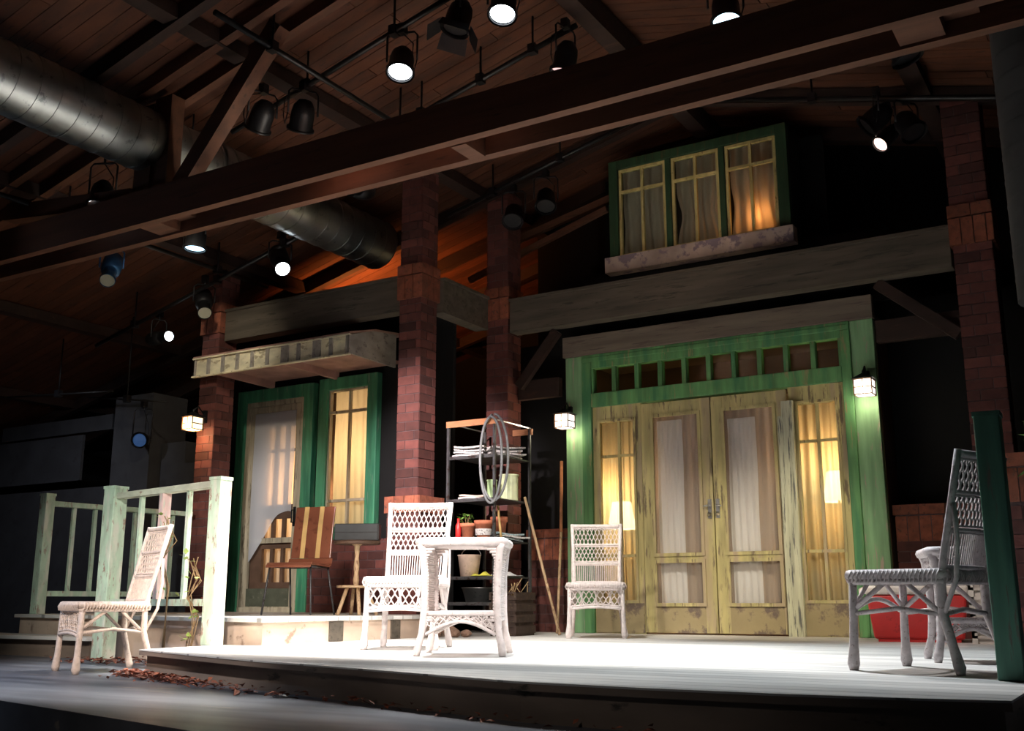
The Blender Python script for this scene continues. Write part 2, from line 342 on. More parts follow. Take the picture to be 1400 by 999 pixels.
# missing board / repairs on the platform's right side
m_ = MB()
for (y0, y1) in ((6.50, 6.66), (7.28, 7.40)): MB().box(-5.622, -5.606, y0, y1, DZ+.005, PZ-.035).build('patch_board', 'grey_timber', plat, world=True)

# roof: boards laid up the slope, one mesh; rafters, purlins, ridge
for side, name in ((-1, 'ceiling_left'), (1, 'ceiling_right')):
    m_ = MB(); y = -1.0; xe = -15 if side < 0 else 5
    while y < 14.6:
        # split each board run in random lengths
        xs = [RIDGE_X]; x = RIDGE_X+side*random.uniform(.6, 3)
        while (x-xe)*side < 0: xs.append(x); x += side*random.uniform(2.2, 4)
        xs.append(xe)
        for a, b in zip(xs[:-1], xs[1:]):
            za, zb = roof_z(a), roof_z(b); a2 = a+side*.004; b2 = b-side*.004
            m_.raw([(a2, y+.003, za), (b2, y+.003, zb), (b2, y+.137, zb), (a2, y+.137, za), (a2, y+.003, za+.03), (b2, y+.003, zb+.03), (b2, y+.137, zb+.03), (a2, y+.137, za+.03)],
                   [(0, 3, 2, 1), (4, 5, 6, 7), (0, 1, 5, 4), (1, 2, 6, 5), (2, 3, 7, 6), (3, 0, 4, 7)])
        y += .14
    m_.raw([(RIDGE_X, -1, RIDGE_Z+.035), (xe, -1, roof_z(xe)+.035), (xe, 14.6, roof_z(xe)+.035), (RIDGE_X, 14.6, RIDGE_Z+.035)], [(0, 1, 2, 3)])
    m_.build(name, 'roof_board', kind='structure')
RG = 'dark timber rafters under the roof boards'
for y in (3.2, 5.0, 9.42, 10.4, 11.6, 12.8):
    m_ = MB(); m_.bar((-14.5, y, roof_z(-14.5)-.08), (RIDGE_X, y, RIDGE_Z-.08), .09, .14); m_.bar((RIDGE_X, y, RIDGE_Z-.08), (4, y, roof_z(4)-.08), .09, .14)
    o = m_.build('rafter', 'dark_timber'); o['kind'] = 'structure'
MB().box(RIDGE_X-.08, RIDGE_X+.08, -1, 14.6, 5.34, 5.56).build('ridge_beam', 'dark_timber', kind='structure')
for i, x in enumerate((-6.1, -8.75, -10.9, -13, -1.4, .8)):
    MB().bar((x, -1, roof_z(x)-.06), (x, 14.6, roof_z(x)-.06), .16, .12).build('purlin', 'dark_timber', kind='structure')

# the great truss in the foreground: two planks with spacer blocks, posts, braces, top chords
tr = thing('roof_truss', 'long double-plank brown timber roof truss crossing above the stage', 'roof truss', (-4, 5.5, 3.5))
def chord(name, y, z0, z1, th):
    MB().box(-12, 2.2, y-th/2, y+th/2, z0, z1).build(name, 'truss_timber', tr, world=True)
chord('bottom_chord', 5.42, 3.50, 3.79, .075); chord('bottom_chord', 5.74, 3.50, 3.79, .075)
for x in (-3.74, -6.72, -.72, .9):
    m_ = MB()
    if x == -3.74: m_.prism_y([(x-.06, 3.49), (x+.06, 3.49), (x+.06, 3.74), (x-.06, 3.74)], 5.4575, 5.7025)
    else:
        m_.box(x-.22, x+.02, 5.4575, 5.7025, 3.52, 3.6); m_.box(x-.10, x+.2, 5.4575, 5.7025, 3.6, 3.7); m_.box(x-.26, x-.02, 5.4575, 5.7025, 3.7, 3.77)
    m_.build('spacer_block', 'truss_timber', tr, world=True)
def bars(name, segs, w_, h_, mat='truss_timber'):
    for a, b in segs: MB().bar(a, b, w_, h_).build(name, mat, tr, world=True)
bars('king_post', [((-7.0, 5.58, 3.80), (-7.0, 5.58, roof_z(-7.0)-.14)), ((-6.815, 5.60, 3.80), (-6.815, 5.60, roof_z(-6.8)-.14))], .14, .20)
bars('diagonal_brace', [((-6.57, 5.58, 3.84), (-5.56, 5.58, roof_z(-5.56)-.14)), ((-.9, 5.58, 3.72), (-2.45, 5.58, roof_z(-2.45)-.22)), ((-7.15, 5.58, 3.85), (-8.9, 5.58, 4.05))], .12, .15)
for y in (5.42, 5.74):
    m_ = MB(); m_.bar((-14, y, roof_z(-14)-.07), (RIDGE_X-.08, y, roof_z(RIDGE_X-.08)-.07), .08, .12); m_.build('top_chord', 'truss_timber', tr, world=True)
    m_ = MB(); m_.bar((RIDGE_X+.08, y, roof_z(RIDGE_X+.08)-.07), (3.5, y, roof_z(3.5)-.07), .08, .12); m_.build('top_chord', 'truss_timber', tr, world=True)
# second truss, deeper, hardly lit
tr2 = thing('roof_truss', 'dark slim timber brace frame under the roof, behind the upper window', 'roof truss', (-4, 10.2, 3.6))
for x0, x1 in ((-6.4, -4.9),): MB().bar((x0, 10.0, roof_z(x0)-.42), (x1+.2, 10.0, roof_z(x1)-.42), .06, .08).build('brace', 'truss_timber', tr2, world=True)
MB().bar((-6.6, 9.9, roof_z(-6.6)-.7), (-4.8, 9.9, roof_z(-4.8)-.62), .06, .06).build('brace', 'truss_timber', tr2, world=True)

# ducts
def duct(x, z, r_, y0, y1, label, mat, loc):
    t = thing('ventilation_duct', label, 'air duct', loc)
    m_ = MB(); prof = []; y = y0; n = 28; rings = []
    while y < y1:
        m_.lathe([(r_-.002, 0), (r_+.002, .176)], (x, y, z), (0, 1, 0), n); m_.lathe([(r_+.002, 0), (r_+.007, .002), (r_+.007, .008), (r_-.002, .010)], (x, y+.174, z), (0, 1, 0), n, smooth=False); prof.append((r_, y+.18)); y += .18
    m_.disc((x, y0, z), r_, (0, -1, 0), n); m_.disc((x, prof[-1][1], z), r_, (0, 1, 0), n)
    m_.build('duct_pipe', mat, t, world=True)
    for yy in (y0+1.5, y0+4, (y0+y1)/2+.6):
        MB().lathe([(r_+.012, 0), (r_+.012, .04)], (x, yy, z), (0, 1, 0), n).build('strap', mat, t, world=True)
        MB().tube([(x, yy+.02, z+r_), (x, yy+.02, roof_z(x)-.0)], .008, 5).build('hanger_rod', 'black_metal', t, world=True)
duct(-7.0, 4.32, .265, 2.2, 8.6, 'round galvanised ventilation duct running under the roof behind the truss', 'galv', (-7, 5, 4.3))
vt = thing('vertical_duct', 'dull grey vertical duct hanging at the far right edge, in front of the brick column', 'air duct', (-.30, 7.0, 2.3))
m_ = MB(); z = 2.3
while z < 4.2: m_.lathe([(.300, 0), (.301, .13), (.303, .145), (.300, .16)], (-.30, 7.0, z), (0, 0, 1), 26); z += .16
m_.disc((-.30, 7.0, 2.3), .3, (0, 0, -1), 26); m_.build('duct_pipe', 'duct_grey', vt, world=True)

# walls: black masking
def wall(name, *b, mat='black_flat'): return MB().box(*b).build(name, mat, kind='structure')
wall('wall_back', -6.25, 4, 10.9, 10.96, FZ, 5.5)
wall('wall_rear', -15, 4, 13.6, 13.7, FZ, 5.6)
wall('wall_left', -14.6, -14.5, 3, 13.6, -.5, 4)
wall('wall_right', 3.4, 3.5, 2, 13.6, -.5, 4.2)
MB().box(-9.6, -9.42, 9.13, 9.2, FZ, 3.7).box(-7.27, -6.3, 9.145, 9.2, FZ, 3.7).box(-9.42, -7.24, 9.145, 9.2, 2.97, 3.7).box(-8.2, -8.08, 9.145, 9.2, FZ, 3.0).box(-9.42, -9.37, 9.145, 9.2, FZ, 3.0).build('wall_house', 'black_flat', kind='structure')
MB().box(-4.95, -2.5, 10.18, 10.2, 3.25, 5.15).build('wall_dormer', 'black_flat', kind='structure')
MB().box(-6.0, -5.24, 9.99, 10.03, DZ, 3.3).box(-2.03, 2.5, 10.2, 10.24, FZ, 3.3).box(-5.4, -1.9, 9.86, 9.9, 3.24, 3.95).build('wall_facade', 'black_flat', kind='structure')
# lower-left grey flats and boxes
fl = thing('masking_flat', 'tall dark grey flat standing at the left, behind the stair railing', 'stage flat', (-12.2, 8.6, FZ))
MB().box(-13.9, -11.4, 8.9, 9.0, FZ, 1.95).build('panel', 'grey_flat', fl, world=True)
MB().box(-13.9, -12.0, 8.86, 8.899, 2.05, 2.65).build('upper_panel', 'grey_flat', fl, world=True)
MB().box(-13.9, -11.55, 8.95, 8.99, 2.7, 2.9).build('top_rail', 'grey_flat', fl, world=True)
f2 = thing('grey_pillar', 'dark grey square pillar at the left, beside the grey box', 'pillar', (-11.0, 8.9, FZ))
MB().box(-11.25, -10.55, 8.75, 9.3, FZ, 3.05).build('shaft', 'grey_flat', f2, world=True)
f3 = thing('grey_box', 'dark grey box-shaped flat with stepped top, left of the lantern column', 'stage flat', (-10.2, 9.0, FZ))
MB().box(-10.5, -9.72, 8.9, 9.4, FZ, 2.15).build('body', 'grey_flat', f3, world=True)
MB().box(-10.5, -10.08, 8.9, 9.4, 2.15, 2.42).build('upper_step', 'grey_flat', f3, world=True)

# ------------------------------------------------------------------ bricks
def brickwork(mb, x0, x1, y0, y1, z0, z1, h=.092, ln=.21, g=.008):
    """real bricks around a rectangular core; returns nothing"""
    z = z0; k = 0
    while z < z1-.02:
        zt = min(z+h-g, z1-.002)
        for face in range(4):
            a0, a1 = (x0, x1) if face < 2 else (y0, y1)
            a = a0+g/2; first = True
            while a < a1-.02:
                L_ = ln if not (first and k % 2) else ln/2
                first = False; b = min(a+L_-g, a1-g/2)
                if a1-b < .05: b = a1-g/2
                d = .03; j = random.uniform(0, .003)
                if face == 0: mb.box(a, b, y0-j, y0+d, z, zt)
                if face == 1: mb.box(a, b, y1-d, y1+j, z, zt)
                if face == 2: mb.box(x0-j, x0+d, a, b, z, zt)
                if face == 3: mb.box(x1-d, x1+j, a, b, z, zt)
                a = b+g
        z += h; k += 1
def column(x0, x1, y0, y1, zb, zt, label, pier=True, cap=True, capz=(3.49, 3.85)):
    t = thing('brick_column', label, 'brick column', ((x0+x1)/2, (y0+y1)/2, zb))
    pz = 1.50 if pier else zb
    m_ = MB()
    if cap: brickwork(m_, x0, x1, y0, y1, pz, capz[0]); brickwork(m_, x0, x1, y0, y1, capz[1], zt)
    else: brickwork(m_, x0, x1, y0, y1, pz, zt)
    m_.build('shaft', 'brick', t, world=True)
    MB().box(x0+.006, x1-.006, y0+.006, y1-.006, pz, zt).build('mortar_core', 'mortar', t, world=True)
    if cap:
        c = MB(); e = .022
        for k, (a, b) in enumerate(((capz[0], capz[0]+.24), (capz[0]+.25, capz[1]))):
            brickwork(c, x0-e, x1+e, y0-e, y1+e, a, b, h=b-a+.008, ln=.10 if k == 0 else .19)
        c.build('cap_course', 'brick_cap', t, world=True)
    if pier:
        p = MB(); e = .055
        brickwork(p, x0-e, x1+e, y0-e, y1+e, zb, pz-.16); p.build('pier', 'brick', t, world=True)
        p = MB(); brickwork(p, x0-e-.02, x1+e+.02, y0-e-.02, y1+e+.02, pz-.16, pz, h=.17, ln=.12); p.build('pier_cap', 'brick_cap', t, world=True)
        MB().box(x0-e+.006, x1+e-.006, y0-e+.006, y1+e-.006, zb, pz-.004).build('pier_core', 'mortar', t, world=True)
column(-6.35, -6.08, 8.25, 8.52, DZ, 4.90, 'tall brick column on a wider brick pier, between the tall window and the metal shelf')
column(-9.18, -8.91, 8.25, 8.52, PZ, 4.22, 'brick column carrying a lit lantern at the left end of the awning', pier=False)
column(-6.05, -5.78, 9.42, 9.69, DZ, 4.95, 'dim brick column behind the metal shelf unit', pier=False)
column(-1.26, -.95, 9.38, 9.69, DZ, 4.85, 'dark brick column at the far right, at the end of the long grey beam', pier=False)
def lowwall(x0, x1, y0, y1, zt, label):
    t = thing('brick_parapet', label, 'low brick wall', ((x0+x1)/2, (y0+y1)/2, DZ))
    m_ = MB(); brickwork(m_, x0, x1, y0, y1, DZ, zt-.32); m_.build('courses', 'brick', t, world=True)
    m_ = MB(); brickwork(m_, x0, x1, y0, y1, zt-.32, zt-.10, h=.23, ln=.10); brickwork(m_, x0-.015, x1+.015, y0-.015, y1+.015, zt-.09, zt, h=.1, ln=.22)
    m_.build('coping', 'brick_cap', t, world=True)
    MB().box(x0+.006, x1-.006, y0+.006, y1-.006, DZ, zt-.005).build('core', 'mortar', t, world=True)
lowwall(-2.0, -1.28, 9.80, 9.92, 1.34, 'low brick wall with upright coping bricks, right of the green doorway')
lowwall(-5.76, -5.27, 9.80, 9.92, 1.25, 'low dark brick wall behind the two leaning poles, left of the green doorway')
lowwall(-.86, -.50, 7.6, 9.3, 1.46, 'dark brick side wall behind the tall green post at right')
t = thing('brick_parapet', 'low brick wall under the tall house window, behind the stool', 'low brick wall', (-7.2, 9.05, PZ))
m_ = MB(); brickwork(m_, -8.1, -6.42, 8.98, 9.09, PZ, 1.16); m_.build('courses', 'brick', t, world=True)
MB().box(-8.094, -6.426, 8.985, 9.085, PZ, 1.15).build('core', 'mortar', t, world=True)

# grey beams (porch frame)
def beam(a, b, label):
    o = thing('grey_beam', label, 'timber beam', a)
    MB().bar(a, b, .16, .34).build('timber', 'grey_timber', o, world=True)
    v = Vector(b)-Vector(a); sx = v.cross(Vector((0, 0, 1))).normalized()
    MB().bar(Vector(a)+Vector((0, 0, .185)), Vector(b)+Vector((0, 0, .185)), .20, .03).build('top_board', 'grey_timber', o, world=True)
beam((-8.885, 8.385, 3.57), (-6.375, 8.385, 3.57), 'weathered grey timber beam above the slatted awning, between two brick columns')
beam((-6.1, 8.55, 3.56), (-6.1, 9.40, 3.56), 'short grey timber beam running back from the brick column above the shelf')
beam((-5.755, 9.50, 3.50), (-1.29, 9.50, 3.50), 'long weathered grey timber beam between the upper window and the green doorway')
bt = thing('timber_brace', 'dark diagonal timber brace under the left end of the long grey beam', 'timber brace', (-5.6, 9.6, 3))
MB().bar((-5.72, 9.56, 2.75), (-5.25, 9.56, 3.31), .07, .1).build('strut', 'dark_timber', bt, world=True)
bt = thing('timber_brace', 'dark diagonal timber brace beside the right end of the long grey beam', 'timber brace', (-1.4, 9.6, 3))
MB().bar((-1.3, 9.56, 2.75), (-1.95, 9.56, 3.31), .07, .1).build('strut', 'dark_timber', bt, world=True)
bt = thing('timber_rail', 'dark horizontal timber rail left of the doorway, above the shelf unit', 'timber rail', (-5.5, 9.6, 2.7))
MB().box(-5.76, -5.26, 9.60, 9.68, 2.62, 2.82).build('rail', 'dark_timber', bt, world=True)
bt = thing('timber_rail', 'dark horizontal timber rail right of the doorway header', 'timber rail', (-1.6, 9.6, 2.8))
MB().box(-2.0, -1.28, 9.60, 9.68, 2.78, 2.98).build('rail', 'dark_timber', bt, world=True)

# ------------------------------------------------------------------ main doorway
FY = 9.7
tm = thing('trim_1', 'green painted door surround with grey header board and small transom openings', 'door surround', (-3.63, FY, DZ), kind='structure')
MB().box(-5.24, -2.03, FY-.05, FY+.04, 3.03, 3.25).build('header_board', 'header_board', tm, world=True, bevel=.006)
MB().box(-5.22, -5.02, FY-.02, FY+.06, DZ, 3.03).box(-2.25, -2.04, FY-.02, FY+.06, DZ, 3.03).build('outer_jamb', 'facade_green_pale', tm, world=True, bevel=.006)
MB().box(-5.02, -4.91, FY-.045, FY+.06, DZ, 2.95).box(-2.34, -2.25, FY-.045, FY+.06, DZ, 2.95).build('inner_jamb', 'facade_green', tm, world=True, bevel=.006)
MB().box(-5.02, -2.25, FY-.04, FY+.06, 2.88, 3.03).box(-5.02, -2.25, FY-.05, FY-.04, 2.95, 3.0).build('top_rail', 'facade_green', tm, world=True, bevel=.006)
MB().box(-4.91, -2.34, FY-.05, FY+.06, 2.47, 2.615).build('transom_rail', 'facade_green', tm, world=True, bevel=.006)
tw = thing('window_3', 'row of ten small square transom panes above the doors', 'transom window', (-3.63, FY, 2.62), kind='structure')
m_ = MB(); n = 10; x0, x1 = -4.91, -2.34; cw = (x1-x0)/n
for i in range(n+1): m_.box(x0+i*cw-.022, x0+i*cw+.022, FY-.03, FY+.05, 2.615, 2.88)
m_.build('muntin', 'facade_green', tw, world=True)
for i in range(n): MB().box(x0+i*cw+.022, x0+(i+1)*cw-.022, FY+.03, FY+.036, 2.615, 2.88).build('pane', 'glass_green', tw, world=True)

def sidelight(nm, x0, x1, label, xm):
    t = thing(nm, label, 'sidelight window', ((x0+x1)/2, FY, DZ), kind='structure')
    z0, z1 = .52, 2.30
    m_ = MB(); m_.frame(x0, x1, DZ, 2.47, .075, FY-.01, FY+.04, wb=.32, wt=.17)
    m_.frame(x0+.06, x1-.06, z0-.03, z1+.03, .025, FY-.025, FY-.01); m_.build('frame', 'cream', t, world=True)
    m_ = MB(); m_.box(xm-.014, xm+.014, FY-.005, FY+.02, z0, z1)
    for z in (.95, 1.95): m_.box(x0+.075, x1-.075, FY-.004, FY+.018, z-.014, z+.014)
    m_.build('muntin', 'cream', t, world=True)
    MB().box(x0+.01, x1-.01, FY-.018, FY-.010, DZ+.01, .49).build('kick_panel', 'cream_dirty', t, world=True)
    MB().box(x0+.075, x1-.075, FY+.022, FY+.026, .50, 2.30).build('pane', 'glass', t, world=True)
sidelight('window_1', -4.91, -4.37, 'tall narrow cream window left of the double doors, lamp glowing behind', -4.62)
sidelight('window_2', -2.86, -2.34, 'tall narrow cream window right of the double doors, lamp glowing behind', -2.60)
def sdoor(nm, x0, x1, label, hx):
    t = thing(nm, label, 'screen door', ((x0+x1)/2, FY, DZ), kind='structure')
    m_ = MB(); y0, y1 = FY-.04, FY+.01
    m_.box(x0, x0+.115, y0, y1, DZ+.015, 2.45); m_.box(x1-.115, x1, y0, y1, DZ+.015, 2.45)
    m_.box(x0+.115, x1-.115, y0, y1, 2.31, 2.45); m_.box(x0+.115, x1-.115, y0, y1, .885, .945)
    m_.build('stile_frame', 'cream', t, world=True, bevel=.004)
    m_ = MB(); m_.frame(x0+.10, x1-.10, .93, 2.33, .032, y0-.014, y0); m_.frame(x0+.10, x1-.10, .46, .90, .032, y0-.014, y0); m_.build('glazing_bead', 'cream', t, world=True)
    MB().box(x0+.115, x1-.115, y0+.004, y1, DZ+.015, .47).build('kick_panel', 'cream_dirty', t, world=True)
    MB().box(x0+.115, x1-.115, FY-.02, FY-.016, .945, 2.31).box(x0+.115, x1-.115, FY-.02, FY-.016, .47, .885).build('screen', 'screen_tan', t, world=True)
    h = MB(); h.box(hx-.018, hx+.018, y0-.012, y0, 1.28, 1.46); h.tube([(hx, y0-.012, 1.40), (hx, y0-.05, 1.40), (hx-.05 if hx < -3.6 else hx+.05, y0-.052, 1.39)], .009, 8)
    h.lathe([(0, -.012), (.02, 0), (.02, .012), (0, .03)], (hx, y0-.02, 1.32), (0, -1, 0), 12); h.build('door_handle', 'steel', t, world=True)
sdoor('door_1', -4.355, -3.625, 'left leaf of the cream double screen doors', -3.66)
sdoor('door_2', -3.615, -2.875, 'right leaf of the cream double screen doors', -3.58)
# reflection at the right sidelight, modelled as pale boards
t = thing('peeling_board', 'narrow peeling pale board standing against the right sidelight', 'board', (-2.84, 9.58, DZ))
MB().box(-2.945, -2.905, 9.60, 9.635, DZ, 2.19).build('strip', 'peeled', t, world=True)
MB().box(-2.905, -2.80, 9.60, 9.65, DZ, 2.33).build('board_face', 'peeled', t, world=True)

def curtain(x0, x1, y, z0, z1, mat, label, folds=9, amp=.016, gather=0, group=None, name='curtain'):
    m_ = MB(); nx = folds*8; nz = 14; vs = []; fs = []
    for j in range(nz+1):
        v = j/nz
        for i in range(nx+1):
            u = i/nx; pinch = 1-gather*math.exp(-((v-.38)/.18)**2)
            x = (x0+x1)/2+(u-.5)*(x1-x0)*pinch if gather else x0+u*(x1-x0)
            vs.append((x+.004*math.sin(9*v+i), y+amp*math.sin(2*math.pi*folds*u+1.2*math.sin(2.5*v))*(1-.25*v), z0+(z1-z0)*v))
    for j in range(nz):
        for i in range(nx): a = j*(nx+1)+i; fs.append((a, a+1, a+nx+2, a+nx+1))
    m_.raw(vs, fs, True); o = m_.build(name, mat); tag(o, label, 'curtain', group); return o
curtain(-4.87, -4.43, 9.80, .3, 2.44, 'sheer_lit', 'sheer warm curtain behind the left sidelight window', 6)
curtain(-2.82, -2.36, 9.80, .3, 2.44, 'sheer_lit', 'sheer warm curtain behind the right sidelight window, with an open slit', 5, .03)
curtain(-4.24, -3.97, 9.78, .3, 2.28, 'sheer_white', 'white sheer curtain strip behind the left screen door', 4, .01)
curtain(-3.50, -3.22, 9.78, .3, 2.24, 'sheer_white', 'white sheer curtain strip behind the right screen door', 4, .01)
curtain(-4.35, -3.64, 9.84, .3, 2.44, 'sheer_tan', 'beige curtain hanging behind the left screen door', 8)
curtain(-3.60, -2.88, 9.84, .3, 2.44, 'sheer_tan', 'beige curtain hanging behind the right screen door', 8)
# interior behind the doors
inr = thing('wall_interior', None, None, (-3.6, 10.6, DZ), kind='structure')
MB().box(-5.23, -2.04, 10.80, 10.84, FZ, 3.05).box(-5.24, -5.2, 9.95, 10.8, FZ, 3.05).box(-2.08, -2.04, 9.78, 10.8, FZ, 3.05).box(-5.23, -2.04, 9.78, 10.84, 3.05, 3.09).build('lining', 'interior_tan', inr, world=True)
MB().box(-5.22, -2.05, 9.79, 10.8, FZ, DZ).build('floor_interior', 'interior_dark', kind='structure')
def floorlamp(x, y, zs, label, e):
    t = thing('floor_lamp', label, 'floor lamp', (x, y, DZ), group=None)
    MB().lathe([(0, 0), (.13, 0), (.13, .015), (.03, .04), (.012, .06), (.012, zs-DZ-.05)], (0, 0, 0)).build('pole', 'black_metal', t)
    MB().lathe([(.15, zs-DZ-.16), (.10, zs-DZ+.12)], (0, 0, 0), n=24).build('lamp_shade', 'lamp_shade', t)
    o = point('lamp_bulb', (x, y, zs+.16), e, (1, .66, .34), .05); return t
floorlamp(-4.80, 10.10, 1.40, 'floor lamp glowing behind the left sidelight curtain', 16)
floorlamp(-2.55, 10.10, 1.58, 'floor lamp glowing behind the right sidelight curtain', 16)

# ------------------------------------------------------------------ upper window
uw = thing('window_4', 'upper three-sash green window with sheer curtains, hung above the long beam', 'upper window', (-3.7, FY, 3.95), kind='structure')
UX0, UX1, UZ0, UZ1 = -4.665, -2.725, 4.04, 5.13
m_ = MB(); m_.box(UX0, UX0+.10, FY-.03, FY+.05, UZ0, UZ1); m_.box(UX1-.11, UX1, FY-.03, FY+.05, UZ0, UZ1); m_.box(UX0+.1, UX1-.11, FY-.03, FY+.05, UZ1-.10, UZ1)
for x in (-3.985, -3.40): m_.box(x-.03, x+.03, FY-.03, FY+.05, UZ0, UZ1-.10)
m_.build('outer_frame', 'upper_green', uw, world=True, bevel=.005)
MB().box(-4.70, -2.69, FY-.09, FY+.05, 3.87, 4.04).build('window_sill', 'sill_board', uw, world=True, bevel=.006)
for i, (a, b) in enumerate(((-4.555, -4.02), (-3.95, -3.435), (-3.365, -2.845))):
    m_ = MB(); m_.frame(a, b, UZ0+.005, UZ1-.105, .028, FY-.01, FY+.03); xm = (a+b)/2
    m_.box(xm-.014, xm+.014, FY-.008, FY+.026, UZ0+.03, UZ1-.13); m_.box(a+.028, b-.028, FY-.009, FY+.024, 4.755, 4.785)
    s_ = m_.build('sash', 'upper_cream', uw, world=True)
    MB().box(a+.028, b-.028, FY+.012, FY+.016, UZ0+.03, UZ1-.13).build('pane', 'glass', uw, world=True)
for i, (a, b) in enumerate(((-4.56, -4.02), (-3.95, -3.44), (-3.36, -2.84))):
    curtain(a, b, FY+.10, 4.05, 5.03, 'upper_sheer', ['sheer gathered curtain in the left sash of the upper window', 'sheer pinched curtain in the middle sash of the upper window', 'sheer curtain glowing orange in the right sash of the upper window'][i], 4, .022, [0.05, .22, .12][i])
MB().box(-4.64, -2.75, 10.10, 10.14, 4.0, 5.10).box(-4.66, -4.63, FY+.05, 10.14, 4.0, 5.10).box(-2.76, -2.73, FY+.05, 10.14, 4.0, 5.10).box(-4.66, -2.73, FY+.05, 10.14, 5.08, 5.11).box(-4.66, -2.73, FY+.05, 10.14, 3.98, 4.01).build('wall_attic', 'black_flat', kind='structure')
point('attic_bulb', (-3.08, 9.92, 4.28), 5, (1, .36, .09), .05)

# ------------------------------------------------------------------ house door and window (left)
HY = 9.1
tm2 = thing('trim_2', 'dark green door frame around the house door beneath the awning', 'door frame', (-8.78, HY, PZ), kind='structure')
m_ = MB(); m_.box(-9.39, -9.24, HY-.05, HY+.04, PZ, 2.98); m_.box(-8.33, -8.18, HY-.05, HY+.04, PZ, 2.98); m_.box(-9.24, -8.33, HY-.05, HY+.04, 2.83, 2.98)
m_.build('green_casing', 'house_green', tm2, world=True, bevel=.008)
m_ = MB(); m_.box(-9.24, -9.19, HY-.03, HY+.04, PZ, 2.83); m_.box(-8.38, -8.33, HY-.03, HY+.04, PZ, 2.83); m_.box(-9.19, -8.38, HY-.03, HY+.04, 2.77, 2.83); m_.box(-9.19, -8.38, HY-.08, HY+.04, PZ, PZ+.05)
m_.build('cream_casing', 'house_cream', tm2, world=True)
d3 = thing('door_3', 'house door with torn grey screen over amber-lit panes', 'screen door', (-8.78, HY, PZ), kind='structure')
m_ = MB(); m_.frame(-9.185, -8.385, PZ+.05, 2.765, .07, HY-.02, HY+.01, wb=.18, wt=.07); m_.box(-9.115, -8.455, HY-.02, HY+.01, 1.16, 1.22)
m_.build('screen_frame', 'house_cream', d3, world=True)
MB().box(-9.115, -8.455, HY-.024, HY-.019, PZ+.06, PZ+.26).build('kick_panel', 'olive_dark', d3, world=True)
# inner wooden door with six lights
m_ = MB(); xs = [-9.19, -8.985, -8.955, -8.795, -8.765, -8.60, -8.57, -8.46, -8.38]
dx0, dx1 = -9.19, -8.38; y0, y1 = HY+.03, HY+.07
m_.box(dx0, -8.95, y0, y1, PZ+.03, 2.77); m_.box(-8.47, dx1, y0, y1, PZ+.03, 2.77)
for (za, zb) in ((PZ+.03, .72), (1.10, 1.17), (1.44, 1.60), (2.52, 2.77)): m_.box(-8.95, -8.47, y0, y1, za, zb)
m_.box(-8.95, -8.47, y0+.004, y1-.004, 2.22, 2.25)
for x in (-8.80, -8.635): m_.box(x-.022, x+.022, y0+.002, y1-.002, .72, 2.52)
m_.build('inner_door', 'dark_wood', d3, world=True)
# torn screen: upper part, diagonal lower edge
m_ = MB(); nx, nz = 24, 24; vs = []; fs = []
for j in range(nz+1):
    for i in range(nx+1):
        u = i/nx; v = j/nz; x = -9.115+.65*u
        zb = .95+.55*(1-math.cos(min(1, u/.7)*math.pi))/2+.02*math.sin(9*u)
        vs.append((x, HY-.012-.02*math.sin(7*u+3*v)*(1-v)-.01*math.sin(13*u)*(1-v), zb+(2.69-zb)*v))
for j in range(nz):
    for i in range(nx): a = j*(nx+1)+i; fs.append((a, a+1, a+nx+2, a+nx+1))
m_.raw(vs, fs, True).build('torn_screen', 'screen_mesh', d3, world=True)
m_ = MB(); m_.tube([(-8.42, HY-.02, 1.38), (-8.42, HY-.07, 1.38), (-8.42, HY-.07, 1.52), (-8.42, HY-.02, 1.52)], .008, 8); m_.box(-8.44, -8.40, HY-.026, HY-.02, 1.34, 1.56); m_.build('door_handle', 'black_metal', d3, world=True)
w5 = thing('window_5', 'tall green house window with amber curtains beside the brick column', 'tall window', (-7.68, HY, 1.2), kind='structure')
m_ = MB(); m_.box(-8.10, -7.965, HY-.05, HY+.04, 1.17, 3.0); m_.box(-7.39, -7.25, HY-.05, HY+.04, 1.17, 3.0); m_.box(-7.965, -7.39, HY-.05, HY+.04, 2.86, 3.0); m_.box(-7.965, -7.39, HY-.06, HY+.04, 1.17, 1.31)
m_.build('green_casing', 'house_green', w5, world=True, bevel=.008)
m_ = MB(); m_.frame(-7.965, -7.39, 1.31, 2.86, .02, HY-.02, HY+.03); m_.box(-7.675, -7.653, HY-.02, HY+.02, 1.33, 2.84)
for z in (1.60, 2.60): m_.box(-7.945, -7.41, HY-.018, HY+.018, z-.015, z+.015)
m_.build('sash', 'house_cream', w5, world=True)
MB().box(-7.945, -7.41, HY+.021, HY+.025, 1.33, 2.84).build('pane', 'glass', w5, world=True)
curtain(-7.97, -7.39, HY+.10, 1.2, 2.95, 'curtain_amber', 'amber curtain filling the tall house window', 6, .008)
curtain(-9.15, -8.42, HY+.13, PZ+.1, 2.7, 'curtain_amber', 'amber curtain behind the panes of the house door', 9, .02)
MB().box(-9.5, -7.1, 9.95, 10.0, FZ, 3.1).box(-9.5, -9.46, 9.2, 9.95, FZ, 3.1).box(-7.14, -7.1, 9.2, 9.95, FZ, 3.1).box(-9.5, -7.1, 9.2, 10.0, 3.06, 3.1).build('wall_house_interior', 'interior_tan', kind='structure')
point('house_bulb', (-7.7, 9.75, 2.2), 34, (1, .66, .40), .12)
point('house_bulb', (-8.75, 9.75, 1.8), 34, (1, .66, .36), .12)

